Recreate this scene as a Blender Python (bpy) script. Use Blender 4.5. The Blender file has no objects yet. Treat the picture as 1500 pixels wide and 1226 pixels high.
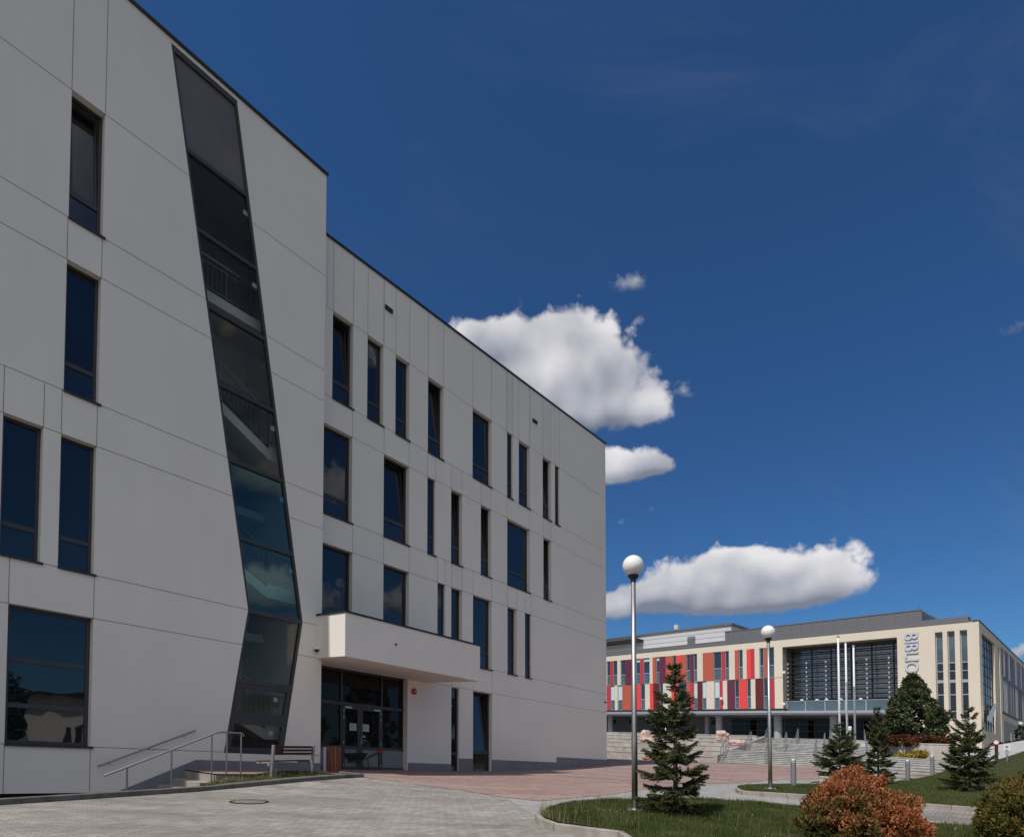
import bpy, bmesh, math, random
import numpy as np
from mathutils import Vector, Matrix, geometry, noise as mnoise
from mathutils.bvhtree import BVHTree

R = math.radians
sc = bpy.context.scene
COL = sc.collection
random.seed(7)
RNG = np.random.default_rng(11)

# ------------------------------------------------------------------ image pixels to world
# Site heights are sheared down to the right (6.2 %) to match the image's skew; kerbs, courses and floors follow it.
SHEAR = 0.062
FOC, PPY, PITCH = 930.0, 1065.0, R(2.05)
EYE = Vector((0, 0, 1.0))

def ray(px, py):
    u = (px - 750) / FOC; v = -(py - PPY) / FOC
    return Vector((u, -math.sin(PITCH) * v + math.cos(PITCH), math.cos(PITCH) * v + math.sin(PITCH)))

def S(x, y, z):                       # unsheared level -> sheared world
    return Vector((x, y, z - SHEAR * x))

def at(px, py, depth):                # an image pixel placed at an assumed depth
    r = ray(px, py); return EYE + r * (depth / r.y)

class Fac:
    """A facade plane: u along the wall, v level, w out of the wall."""
    def __init__(s, o, d, flip=False):
        s.o = Vector(o); s.d = Vector(d).normalized()
        s.n = Vector((s.d.y, -s.d.x))
        if flip: s.n = -s.n
    def P(s, u, v, w=0.0):
        q = s.o + s.d * u + s.n * w
        return S(q.x, q.y, v)
    def uv(s, px, py, w=0.0):
        r = ray(px, py); o = s.o + s.n * w
        r2 = Vector((r.x, r.y)); t = o.dot(s.n) / r2.dot(s.n)
        p = EYE + r * t
        return (Vector((p.x, p.y)) - o).dot(s.d), p.z + SHEAR * p.x
    def u(s, px, py, w=0.0): return s.uv(px, py, w)[0]
    def v(s, px, py, w=0.0): return s.uv(px, py, w)[1]

F2 = Fac((-5.23, 21.6), (730 / FOC, 1.0))
F1 = Fac(F2.o + F2.n * 1.12, F2.d)
_c = at(1436, 1000, 66.0)
LF = Fac((_c.x, _c.y), (-788 / FOC, 1.0), flip=True)
LS = Fac((_c.x, _c.y), (940 / FOC, 1.0))

# ground levels: thin plate through spot heights estimated from image coordinates
_pl = [(-20,0),(0,0),(20,0),(-12,8),(0,8),(10,9),(-8,13),(0,13),(8,14),(-6,18),(0,-15),(-25,-15),(25,-15),(-25,12)]
SPOT = [(x, y, .032 * (.617 * x + .787 * y - 14)) for x, y in _pl] + [
    (-5.23,21.6,.0),(-2.3,25.3,.02),(2.24,31.06,.21),(5.2,34.85,.5),(4,24,.12),(7.2,17.8,.2),(12.4,27.9,.3),
    (17.4,28,.66),(14.6,46,1.0),(8,53.6,.8),(19.8,39.6,1.12),(26,34,1.3),(32,28,1.4),(40,18,1.0),(45,60,1.5),
    (-14,60,.7),(-25,30,-.1),(0,90,1.0),(60,90,1.5),(60,0,.8)]
_sp = np.array(SPOT)
def _tk(r2): return np.where(r2 > 1e-9, .5 * r2 * np.log(r2 + 1e-12), 0)
def _tps():
    n = len(_sp); d2 = ((_sp[:, None, :2] - _sp[None, :, :2]) ** 2).sum(-1)
    A = np.zeros((n + 3, n + 3)); A[:n, :n] = _tk(d2) + np.eye(n) * .5
    A[:n, n] = 1; A[:n, n + 1:] = _sp[:, :2]; A[n, :n] = 1; A[n + 1:, :n] = _sp[:, :2].T
    return np.linalg.solve(A, np.r_[_sp[:, 2], 0, 0, 0])
_W = _tps()
def level(x, y):
    n = len(_sp)
    d2 = (x - _sp[:, 0]) ** 2 + (y - _sp[:, 1]) ** 2
    return float(_tk(d2) @ _W[:n] + _W[n] + _W[n + 1] * x + _W[n + 2] * y)
def G(x, y): return level(x, y) - SHEAR * x

def gp(px, py, dz=0.0):
    r = ray(px, py); lo, hi = 2.0, 70.0
    f = lambda t: (EYE.z + r.z * t) - (G(r.x * t, r.y * t) + dz)
    t = lo
    while t < hi and f(t) > 0: t += .25
    a, b = t - .25, t
    for _ in range(30):
        m = (a + b) / 2
        if f(m) > 0: a = m
        else: b = m
    return EYE + r * b

# ------------------------------------------------------------------ objects
ROOT = {}
def setp(o, **k):
    for a, b in k.items():
        if b is not None: o[a] = b
    return o
def thing(name, label, cat, loc, rz=0.0, group=None):
    o = bpy.data.objects.new(name, None); COL.objects.link(o)
    o.empty_display_size = .2
    o.location = loc; o.rotation_euler = (0, 0, rz)
    setp(o, label=label, category=cat, group=group)
    return o

class MB:
    def __init__(s): s.v = []; s.f = []; s.m = []
    def pt(s, p): s.v.append(tuple(p)); return len(s.v) - 1
    def poly(s, pts, m=0):
        i = len(s.v); s.v.extend(tuple(p) for p in pts); s.f.append(tuple(range(i, i + len(pts)))); s.m.append(m)
    def hexa(s, p, m=0):            # 8 corners: 0-3 bottom loop, 4-7 top loop
        i = len(s.v); s.v.extend(tuple(q) for q in p)
        for q in ((0,3,2,1),(4,5,6,7),(0,1,5,4),(1,2,6,5),(2,3,7,6),(3,0,4,7)):
            s.f.append(tuple(i + k for k in q)); s.m.append(m)
    def box(s, x0, x1, y0, y1, z0, z1, m=0, M=None):
        p = [Vector(q) for q in ((x0,y0,z0),(x1,y0,z0),(x1,y1,z0),(x0,y1,z0),(x0,y0,z1),(x1,y0,z1),(x1,y1,z1),(x0,y1,z1))]
        if M: p = [M @ q for q in p]
        s.hexa(p, m)
    def fbox(s, F, u0, u1, v0, v1, w0, w1, m=0, lean=0.0, vb=None):
        vb = v0 if vb is None else vb
        def q(u, v, w): return F.P(u, v, w - (v - vb) * lean)
        s.hexa([q(u0,v0,w0),q(u1,v0,w0),q(u1,v0,w1),q(u0,v0,w1),q(u0,v1,w0),q(u1,v1,w0),q(u1,v1,w1),q(u0,v1,w1)], m)
    def ring(s, c, ax, r, n, ph=0.0):
        ax = Vector(ax).normalized()
        a = ax.orthogonal().normalized() if abs(ax.z) < .999 else Vector((1,0,0)); b = ax.cross(a)
        i = len(s.v)
        for k in range(n):
            t = 2 * math.pi * k / n + ph
            s.v.append(tuple(Vector(c) + (a * math.cos(t) + b * math.sin(t)) * r))
        return i
    def tube(s, pts, rad, n=8, m=0, cap=True):
        pts = [Vector(p) for p in pts]
        if not hasattr(rad, '__len__'): rad = [rad] * len(pts)
        a0 = (pts[-1] - pts[0]).normalized()
        ref = a0.orthogonal().normalized() if abs(a0.z) < .999 else Vector((1,0,0))
        L = []
        for k, p in enumerate(pts):
            t = (pts[min(k + 1, len(pts) - 1)] - pts[max(k - 1, 0)]).normalized()
            a = (ref - t * ref.dot(t)).normalized(); b = t.cross(a); i = len(s.v); L.append(i)
            for j in range(n):
                q = 2 * math.pi * j / n
                s.v.append(tuple(p + (a * math.cos(q) + b * math.sin(q)) * rad[k]))
        for k in range(len(L) - 1):
            for j in range(n):
                s.f.append((L[k] + j, L[k] + (j + 1) % n, L[k + 1] + (j + 1) % n, L[k + 1] + j)); s.m.append(m)
        if cap:
            s.f.append(tuple(L[0] + j for j in reversed(range(n)))); s.m.append(m)
            s.f.append(tuple(L[-1] + j for j in range(n))); s.m.append(m)
    def lathe(s, prof, c=(0,0,0), n=24, m=0):
        L = []
        for r, z in prof:
            L.append(len(s.v))
            for j in range(n):
                q = 2 * math.pi * j / n
                s.v.append((c[0] + r * math.cos(q), c[1] + r * math.sin(q), c[2] + z))
        for k in range(len(L) - 1):
            for j in range(n):
                s.f.append((L[k] + j, L[k] + (j + 1) % n, L[k + 1] + (j + 1) % n, L[k + 1] + j)); s.m.append(m)
        s.f.append(tuple(L[0] + j for j in reversed(range(n)))); s.m.append(m)
        s.f.append(tuple(L[-1] + j for j in range(n))); s.m.append(m)
    def build(s, name, mats, parent=None, smooth=False, bevel=0.0, world=None):
        """mesh object; with a parent the points are world points (world=True) or local ones"""
        if not isinstance(mats, (list, tuple)): mats = [mats]
        me = bpy.data.meshes.new(name)
        off = Vector((0, 0, 0))
        if parent is not None:
            top = parent
            while top.parent: top = top.parent
            if world: off = Vector(top.location)
        vs = np.array(s.v, float) - np.array(off)
        me.from_pydata([tuple(q) for q in vs], [], s.f)
        for x in mats: me.materials.append(x)
        if len(mats) > 1: me.polygons.foreach_set('material_index', s.m)
        if smooth: me.polygons.foreach_set('use_smooth', [True] * len(s.f))
        me.update()
        o = bpy.data.objects.new(name, me); COL.objects.link(o)
        if parent is not None: o.parent = parent
        if bevel:
            b = o.modifiers.new('bevel', 'BEVEL'); b.width = bevel; b.segments = 2; b.limit_method = 'ANGLE'; b.angle_limit = R(40)
        return o

def raw_mesh(name, V, Fc, mats, parent=None, smooth=False, midx=None):
    me = bpy.data.meshes.new(name)
    V = np.asarray(V, np.float32); Fc = np.asarray(Fc, np.int32); k = Fc.shape[1]
    me.vertices.add(len(V)); me.vertices.foreach_set('co', V.ravel())
    me.loops.add(Fc.size); me.loops.foreach_set('vertex_index', Fc.ravel())
    me.polygons.add(len(Fc)); me.polygons.foreach_set('loop_start', np.arange(0, Fc.size, k, dtype=np.int32))
    for x in (mats if isinstance(mats, (list, tuple)) else [mats]): me.materials.append(x)
    if midx is not None: me.polygons.foreach_set('material_index', np.asarray(midx, np.int32))
    if smooth: me.polygons.foreach_set('use_smooth', [True] * len(Fc))
    me.update(calc_edges=True); me.validate()
    o = bpy.data.objects.new(name, me); COL.objects.link(o)
    if parent is not None: o.parent = parent
    return o

def copy_tree(o, parent=None):
    c = o.copy(); COL.objects.link(c)
    if parent is not None: c.parent = parent
    for ch in [x for x in COL.objects if x.parent == o]: copy_tree(ch, c)
    return c

# ------------------------------------------------------------------ materials
def _new(name):
    m = bpy.data.materials.new(name); m.use_nodes = True
    nt = m.node_tree; return m, nt, nt.nodes['Principled BSDF']
def mat(name, col, rough=.6, metal=0.0, var=.08, scale=3.0, bump=0.0, bscale=60.0, spec=.5, ior=1.5, coat=0.0, streak=False, tint=None, coords='Object'):
    m, nt, b = _new(name); N = nt.nodes; L = nt.links
    b.inputs['Roughness'].default_value = rough; b.inputs['Metallic'].default_value = metal
    b.inputs['Specular IOR Level'].default_value = spec; b.inputs['IOR'].default_value = ior
    b.inputs['Coat Weight'].default_value = coat
    tc = N.new('ShaderNodeTexCoord'); src = tc.outputs[coords]
    mp = N.new('ShaderNodeMapping'); L.new(src, mp.inputs['Vector'])
    if streak: mp.inputs['Scale'].default_value = (1, 1, .12)
    nz = N.new('ShaderNodeTexNoise'); nz.inputs['Scale'].default_value = scale; nz.inputs['Detail'].default_value = 6
    nz.inputs['Roughness'].default_value = .62
    L.new(mp.outputs[0], nz.inputs['Vector'])
    rp = N.new('ShaderNodeValToRGB')
    c = np.array(col); t = np.array(tint) if tint is not None else c * (1 - var * 1.6)
    rp.color_ramp.elements[0].position = .3; rp.color_ramp.elements[1].position = .7
    rp.color_ramp.elements[0].color = (*np.clip(t, 0, 1), 1)
    rp.color_ramp.elements[1].color = (*np.clip(c * (1 + var * .6), 0, 1), 1)
    L.new(nz.outputs['Fac'], rp.inputs['Fac']); L.new(rp.outputs['Color'], b.inputs['Base Color'])
    if bump:
        n2 = N.new('ShaderNodeTexNoise'); n2.inputs['Scale'].default_value = bscale; n2.inputs['Detail'].default_value = 4
        L.new(src, n2.inputs['Vector'])
        bp = N.new('ShaderNodeBump'); bp.inputs['Strength'].default_value = bump; bp.inputs['Distance'].default_value = .01
        L.new(n2.outputs['Fac'], bp.inputs['Height']); L.new(bp.outputs['Normal'], b.inputs['Normal'])
    return m

def weather(m, amt=.07):
    """faint rain streaks and uneven tone in a render's own colour"""
    nt = m.node_tree; N = nt.nodes; L = nt.links; b = N['Principled BSDF']; src = b.inputs['Base Color'].links[0].from_socket
    tc = N.new('ShaderNodeTexCoord'); mp = N.new('ShaderNodeMapping'); mp.inputs['Scale'].default_value = (1, 1, .07); L.new(tc.outputs['Object'], mp.inputs[0])
    n1 = N.new('ShaderNodeTexNoise'); n1.inputs['Scale'].default_value = 2.3; n1.inputs['Detail'].default_value = 7; n1.inputs['Roughness'].default_value = .7; L.new(mp.outputs[0], n1.inputs['Vector'])
    n2 = N.new('ShaderNodeTexNoise'); n2.inputs['Scale'].default_value = .13; n2.inputs['Detail'].default_value = 4; L.new(tc.outputs['Object'], n2.inputs['Vector'])
    ad = N.new('ShaderNodeMath'); ad.operation = 'ADD'; L.new(n1.outputs['Fac'], ad.inputs[0]); L.new(n2.outputs['Fac'], ad.inputs[1])
    mr = N.new('ShaderNodeMapRange'); mr.inputs[1].default_value = .65; mr.inputs[2].default_value = 1.35; mr.inputs[3].default_value = 1 - amt; mr.inputs[4].default_value = 1 + amt * .5; L.new(ad.outputs[0], mr.inputs[0])
    hs = N.new('ShaderNodeHueSaturation'); L.new(src, hs.inputs['Color']); L.new(mr.outputs[0], hs.inputs['Value']); L.new(hs.outputs[0], b.inputs['Base Color'])

def glass_dark(name, col, ior=1.75, wob=.012):
    m, nt, b = _new(name); N = nt.nodes; L = nt.links
    tc = N.new('ShaderNodeTexCoord')
    nz = N.new('ShaderNodeTexNoise'); nz.inputs['Scale'].default_value = .9; nz.inputs['Detail'].default_value = 2
    L.new(tc.outputs['Object'], nz.inputs['Vector'])
    rp = N.new('ShaderNodeMix'); rp.data_type = 'RGBA'
    rp.inputs[6].default_value = (*[c * .75 for c in col], 1); rp.inputs[7].default_value = (*[c * 1.25 for c in col], 1)
    L.new(nz.outputs['Fac'], rp.inputs[0]); L.new(rp.outputs[2], b.inputs['Base Color'])
    b.inputs['Roughness'].default_value = .015; b.inputs['IOR'].default_value = ior
    bp = N.new('ShaderNodeBump'); bp.inputs['Strength'].default_value = .5; bp.inputs['Distance'].default_value = wob
    L.new(nz.outputs['Fac'], bp.inputs['Height']); L.new(bp.outputs['Normal'], b.inputs['Normal'])
    return m

def glass_clear(name, tint, refl=(1, 1, 1), ior=1.6, wob=.006):
    m, nt, b = _new(name); N = nt.nodes; L = nt.links; N.remove(b)
    out = N['Material Output']
    tr = N.new('ShaderNodeBsdfTransparent'); tr.inputs[0].default_value = (*tint, 1)
    gl = N.new('ShaderNodeBsdfGlossy'); gl.inputs['Roughness'].default_value = .01; gl.inputs[0].default_value = (*refl, 1)
    tc = N.new('ShaderNodeTexCoord'); nz = N.new('ShaderNodeTexNoise'); nz.inputs['Scale'].default_value = .8; nz.inputs['Detail'].default_value = 2
    L.new(tc.outputs['Object'], nz.inputs['Vector'])
    bp = N.new('ShaderNodeBump'); bp.inputs['Strength'].default_value = .5; bp.inputs['Distance'].default_value = wob
    L.new(nz.outputs['Fac'], bp.inputs['Height']); L.new(bp.outputs['Normal'], gl.inputs['Normal'])
    lw = N.new('ShaderNodeLayerWeight'); lw.inputs[0].default_value = .5          # Schlick, the same from both sides
    pw = N.new('ShaderNodeMath'); pw.operation = 'POWER'; pw.inputs[1].default_value = 5; L.new(lw.outputs['Facing'], pw.inputs[0])
    f0 = ((ior - 1) / (ior + 1)) ** 2
    fr = N.new('ShaderNodeMath'); fr.operation = 'MULTIPLY_ADD'; fr.inputs[1].default_value = 1 - f0; fr.inputs[2].default_value = f0; L.new(pw.outputs[0], fr.inputs[0])
    mx = N.new('ShaderNodeMixShader'); L.new(fr.outputs[0], mx.inputs[0]); L.new(tr.outputs[0], mx.inputs[1]); L.new(gl.outputs[0], mx.inputs[2])
    L.new(mx.outputs[0], out.inputs['Surface'])
    return m

def paving(name, c1, c2, mortar, rot, stain, stainc, bw=.2, bh=.1, msize=.006, red=None):
    m, nt, b = _new(name); N = nt.nodes; L = nt.links
    tc = N.new('ShaderNodeTexCoord'); mp = N.new('ShaderNodeMapping'); mp.inputs['Rotation'].default_value = (0, 0, rot)
    L.new(tc.outputs['Object'], mp.inputs['Vector'])
    br = N.new('ShaderNodeTexBrick')
    br.inputs['Color1'].default_value = (*c1, 1); br.inputs['Color2'].default_value = (*c2, 1); br.inputs['Mortar'].default_value = (*mortar, 1)
    br.inputs['Scale'].default_value = 1; br.inputs['Brick Width'].default_value = bw; br.inputs['Row Height'].default_value = bh
    br.inputs['Mortar Size'].default_value = msize; br.inputs['Mortar Smooth'].default_value = .3; br.inputs['Bias'].default_value = -.1
    L.new(mp.outputs[0], br.inputs['Vector'])
    def noise(sc_, det, lo, hi, mul):
        n = N.new('ShaderNodeTexNoise'); n.inputs['Scale'].default_value = sc_; n.inputs['Detail'].default_value = det; n.inputs['Roughness'].default_value = .65
        mm = N.new('ShaderNodeMapping'); mm.inputs['Rotation'].default_value = (0, 0, rot + .3); mm.inputs['Scale'].default_value = mul
        L.new(tc.outputs['Object'], mm.inputs['Vector']); L.new(mm.outputs[0], n.inputs['Vector'])
        r = N.new('ShaderNodeMapRange'); r.inputs[1].default_value = lo; r.inputs[2].default_value = hi
        L.new(n.outputs['Fac'], r.inputs[0]); return r.outputs[0]
    s1 = noise(.26, 8, .44, .64, (1, 2.6, 1))
    mx = N.new('ShaderNodeMix'); mx.data_type = 'RGBA'; mx.inputs[7].default_value = (*stainc, 1)
    mu = N.new('ShaderNodeMath'); mu.operation = 'MULTIPLY'; mu.inputs[1].default_value = stain
    L.new(s1, mu.inputs[0]); L.new(mu.outputs[0], mx.inputs[0]); L.new(br.outputs['Color'], mx.inputs[6])
    s2 = noise(3.5, 5, .3, .75, (1, 1, 1))
    hs = N.new('ShaderNodeHueSaturation'); L.new(mx.outputs[2], hs.inputs['Color'])
    mr = N.new('ShaderNodeMapRange'); mr.inputs[3].default_value = .78; mr.inputs[4].default_value = 1.15; L.new(s2, mr.inputs[0]); L.new(mr.outputs[0], hs.inputs['Value'])
    L.new(hs.outputs[0], b.inputs['Base Color']); b.inputs['Roughness'].default_value = .88; b.inputs['Specular IOR Level'].default_value = .25
    bp = N.new('ShaderNodeBump'); bp.inputs['Strength'].default_value = .35; bp.inputs['Distance'].default_value = .006
    L.new(br.outputs['Fac'], bp.inputs['Height']); bp.invert = True; L.new(bp.outputs['Normal'], b.inputs['Normal'])
    return m

def leafmat(name, cols, scale=3.0, rough=.55, trans=.25, island=.5, grad=None):
    """foliage whose own colour varies from clump to clump and leaf to leaf"""
    m, nt, b = _new(name); N = nt.nodes; L = nt.links
    tc = N.new('ShaderNodeTexCoord'); nz = N.new('ShaderNodeTexNoise'); nz.inputs['Scale'].default_value = scale; nz.inputs['Detail'].default_value = 3
    L.new(tc.outputs['Object'], nz.inputs['Vector'])
    ge = N.new('ShaderNodeNewGeometry')
    ad = N.new('ShaderNodeMath'); ad.operation = 'MULTIPLY_ADD'; ad.inputs[1].default_value = island
    sb = N.new('ShaderNodeMath'); sb.operation = 'SUBTRACT'; sb.inputs[1].default_value = .5
    L.new(ge.outputs['Random Per Island'], sb.inputs[0]); L.new(sb.outputs[0], ad.inputs[0]); L.new(nz.outputs['Fac'], ad.inputs[2])
    if grad:                              # one side of the plant is scorched, the other still green
        dp = N.new('ShaderNodeVectorMath'); dp.operation = 'DOT_PRODUCT'; dp.inputs[1].default_value = grad[:3]; L.new(tc.outputs['Object'], dp.inputs[0])
        a2 = N.new('ShaderNodeMath'); a2.inputs[1].default_value = grad[3]; L.new(dp.outputs['Value'], a2.inputs[0])
        a3 = N.new('ShaderNodeMath'); L.new(ad.outputs[0], a3.inputs[0]); L.new(a2.outputs[0], a3.inputs[1]); ad = a3
    rp = N.new('ShaderNodeValToRGB'); el = rp.color_ramp.elements
    while len(el) < len(cols): el.new(.5)
    for k, (p, c) in enumerate(cols): el[k].position = p; el[k].color = (*c, 1)
    L.new(ad.outputs[0], rp.inputs[0]); L.new(rp.outputs[0], b.inputs['Base Color'])
    b.inputs['Roughness'].default_value = rough; b.inputs['Specular IOR Level'].default_value = .25
    if trans:
        tl = N.new('ShaderNodeBsdfTranslucent'); L.new(rp.outputs[0], tl.inputs[0])
        mx = N.new('ShaderNodeMixShader'); mx.inputs[0].default_value = trans
        out = N['Material Output']; L.new(b.outputs[0], mx.inputs[1]); L.new(tl.outputs[0], mx.inputs[2]); L.new(mx.outputs[0], out.inputs['Surface'])
    return m

M = {}
M['render'] = mat('white_render', (.79,.74,.675), .9, var=.03, scale=.5, bump=.12, bscale=220, spec=.2, tint=(.76,.71,.645))
weather(M['render'], .045)
M['joint'] = mat('joint_shadow_gap', (.17,.155,.135), .9, var=.1)
M['plinth'] = mat('plinth_render', (.215,.21,.23), .9, var=.08, scale=2, bump=.2, bscale=120, spec=.2)
M['soffit'] = M['render']
M['coping'] = mat('dark_coping', (.05,.048,.05), .45, .6, var=.1)
M['frame'] = mat('graphite_frame', (.062,.06,.06), .42, .3, var=.06, scale=6)
M['sill'] = mat('graphite_sill', (.045,.042,.042), .5, .4, var=.1)
M['pane'] = glass_dark('window_glass', (.006,.007,.010))
M['pane_low'] = glass_dark('spandrel_glass', (.012,.014,.026))
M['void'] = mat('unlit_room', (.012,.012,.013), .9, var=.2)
M['stairglass'] = glass_clear('stair_glass', (.80,.81,.79), (1, .87, .74), ior=1.5)
M['stairglass_teal'] = glass_clear('stair_glass_teal', (.45,.66,.67), (.6,.9,.92), ior=1.8)
M['greyglass'] = glass_dark('grey_backed_glass', (.16,.142,.142), 1.35, .004)
M['doorlow'] = glass_dark('door_lower_glass', (.21,.23,.24), 1.4, .003)
M['doorpane'] = glass_dark('door_glass', (.011,.010,.010), 1.32)
M['inner'] = mat('stair_inner_wall', (.78,.75,.72), .9, var=.05)
M['innerwhite'] = mat('stair_white', (.58,.60,.58), .8, var=.05)
M['tread'] = mat('stair_tread', (.07,.07,.075), .7, var=.15)
M['steel'] = mat('brushed_steel', (.40,.39,.38), .48, 1.0, var=.08, scale=12, bump=.05, bscale=180)
M['galv'] = mat('galvanised_steel', (.38,.385,.39), .5, .75, var=.18, scale=14)
M['black'] = mat('black_plastic', (.018,.018,.02), .45, var=.2)
M['globe'] = mat('opal_globe', (.80,.79,.78), .22, var=.015, scale=2, spec=.5, tint=(.78,.77,.755))
M['whitep'] = mat('white_paint', (.76,.76,.75), .45, var=.06, scale=4)
M['paper'] = mat('paper_notice', (.44,.48,.46), .9, var=.04)
M['ink'] = mat('printed_ink', (.20,.22,.22), .9, var=.05)
M['red'] = mat('red_plastic', (.42,.025,.02), .35, var=.1)
M['wood_dark'] = mat('stained_wood', (.085,.030,.022), .75, spec=.2, var=.35, scale=9, bump=.2, bscale=70, streak=True)
M['wood_red'] = mat('reddish_wood', (.20,.062,.030), .55, var=.4, scale=12, bump=.25, bscale=80, streak=True)
M['kerb'] = mat('kerb_concrete', (.34,.315,.28), .92, var=.22, scale=3.2, bump=.4, bscale=90, spec=.2, tint=(.22,.195,.17))
M['kerb_dark'] = mat('kerb_weathered', (.15,.138,.125), .92, var=.25, scale=3, bump=.4, bscale=90, spec=.2)
M['concrete'] = mat('pale_concrete', (.42,.39,.355), .92, var=.22, scale=1.2, bump=.3, bscale=50, spec=.2, tint=(.27,.24,.215))
M['stairstone'] = mat('stair_concrete', (.46,.455,.43), .92, var=.3, scale=1.6, bump=.3, bscale=50, spec=.2, tint=(.30,.295,.28))
M['wallstone'] = mat('stained_concrete', (.56,.51,.465), .92, var=.2, scale=2.0, bump=.3, bscale=50, spec=.2, tint=(.36,.31,.275), streak=True)
M['earth'] = mat('bare_earth', (.10,.078,.055), .95, var=.4, scale=5, bump=.7, bscale=40, spec=.1)
M['turf'] = mat('turf_soil', (.055,.066,.024), .95, var=.5, scale=2.5, bump=.8, bscale=30, spec=.1, tint=(.052,.040,.024))
M['stone'] = mat('pink_boulder', (.54,.42,.37), .9, var=.4, scale=3.2, bump=.9, bscale=9, spec=.2, tint=(.30,.175,.14))
M['stone_tan'] = mat('tan_boulder', (.40,.25,.13), .9, var=.4, scale=2.4, bump=.9, bscale=9, spec=.2)
ROT = -math.atan2(F1.d.y, F1.d.x)
M['pave'] = paving('grey_pavers', (.37,.345,.315), (.275,.257,.235), (.145,.132,.118), ROT, .80, (.175,.160,.142))
M['pave_red'] = paving('red_pavers', (.345,.228,.200), (.25,.163,.143), (.155,.112,.098), ROT + .785, .65, (.36,.285,.25))
M['pave_band'] = paving('band_pavers', (.38,.37,.355), (.31,.305,.295), (.18,.175,.165), ROT + 1.57, .35, (.25,.24,.23))
M['grass'] = leafmat('grass_blades', [(.15,(.040,.062,.016)),(.5,(.085,.112,.030)),(.8,(.135,.15,.050)),(.95,(.24,.21,.095))], 1.4, .6, .3, .55)
M['needle'] = leafmat('spruce_needles', [(.2,(.040,.052,.020)),(.5,(.080,.096,.036)),(.85,(.13,.14,.052))], 5, .5, .12, .5)
M['bark'] = mat('bark', (.09,.062,.042), .95, var=.4, scale=14, bump=.6, bscale=60)
M['thuja'] = leafmat('scorched_thuja', [(.20,(.045,.062,.016)),(.42,(.085,.095,.024)),(.50,(.30,.115,.042)),(.68,(.46,.175,.070)),(.95,(.26,.080,.036))], 1.9, .6, .2, .34, (.16, 0, .24, -.08))
M['thuja2'] = leafmat('olive_thuja', [(.2,(.042,.052,.013)),(.5,(.11,.10,.024)),(.72,(.20,.14,.034)),(.92,(.30,.11,.04))], 2.3, .6, .2, .4)
M['leaf'] = leafmat('dark_leaves', [(.2,(.028,.040,.015)),(.5,(.066,.084,.032)),(.85,(.14,.15,.07))], 1.3, .4, .15, .55)
M['redcover'] = leafmat('red_groundcover', [(.2,(.03,.032,.010)),(.45,(.085,.035,.014)),(.8,(.17,.060,.022))], .7, .6, .2, .4)
M['redshrub'] = leafmat('red_leaves', [(.2,(.06,.012,.016)),(.6,(.17,.035,.038)),(.9,(.30,.075,.07))], 2, .5, .2, .5)
M['yellow'] = leafmat('yellow_shrub', [(.2,(.10,.075,.012)),(.55,(.32,.225,.028)),(.9,(.46,.36,.06))], 2, .6, .25, .5)
M['hedge'] = leafmat('hedge_green', [(.2,(.016,.026,.008)),(.6,(.036,.052,.016)),(.9,(.06,.075,.025))], 2, .6, .15, .5)
# library
M['cream'] = mat('cream_render', (.70,.62,.50), .9, var=.03, scale=.4, bump=.1, bscale=100, spec=.2)
weather(M['cream'], .06)
M['p_R'] = mat('panel_bright_red', (.78,.062,.055), .5, var=.04)
M['p_D'] = mat('panel_crimson', (.50,.040,.055), .5, var=.05)
M['p_O'] = mat('panel_brick_orange', (.46,.105,.062), .5, var=.05)
M['p_P'] = mat('panel_purple', (.135,.024,.052), .5, var=.05)
M['p_M'] = mat('panel_maroon', (.125,.016,.016), .5, var=.05)
M['p_C'] = mat('panel_cream', (.66,.595,.49), .6, var=.04)
M['p_G'] = mat('panel_mauve_grey', (.25,.20,.20), .6, var=.06)
M['alu'] = mat('pale_aluminium', (.52,.53,.55), .45, .5, var=.05)
M['libglass'] = glass_dark('library_glass', (.030,.040,.055), 1.7, .006)
M['liblow'] = glass_dark('library_low_glass', (.085,.125,.15), 1.5, .004)
M['blind'] = mat('pale_blind', (.55,.62,.63), .6, var=.05)
M['libdark'] = mat('dark_opening', (.012,.012,.014), .6, var=.1)
M['zinc'] = mat('grey_zinc', (.16,.16,.17), .6, .3, var=.06)
M['whitebox'] = mat('white_metal_cladding', (.56,.56,.58), .6, .0, var=.04)
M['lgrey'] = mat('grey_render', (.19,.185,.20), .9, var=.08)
M['lgrey2'] = mat('mid_grey_render', (.30,.29,.29), .9, var=.06)
M['louvre'] = mat('louvre_slat', (.045,.046,.05), .5, .4, var=.1)
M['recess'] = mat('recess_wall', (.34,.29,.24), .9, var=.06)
M['col'] = mat('column_concrete', (.36,.355,.36), .8, var=.08)
M['letter'] = mat('letter_face', (.56,.58,.66), .5, .1, var=.04)
M['ledge'] = mat('letter_edge', (.15,.17,.24), .5, .2, var=.04)

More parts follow.
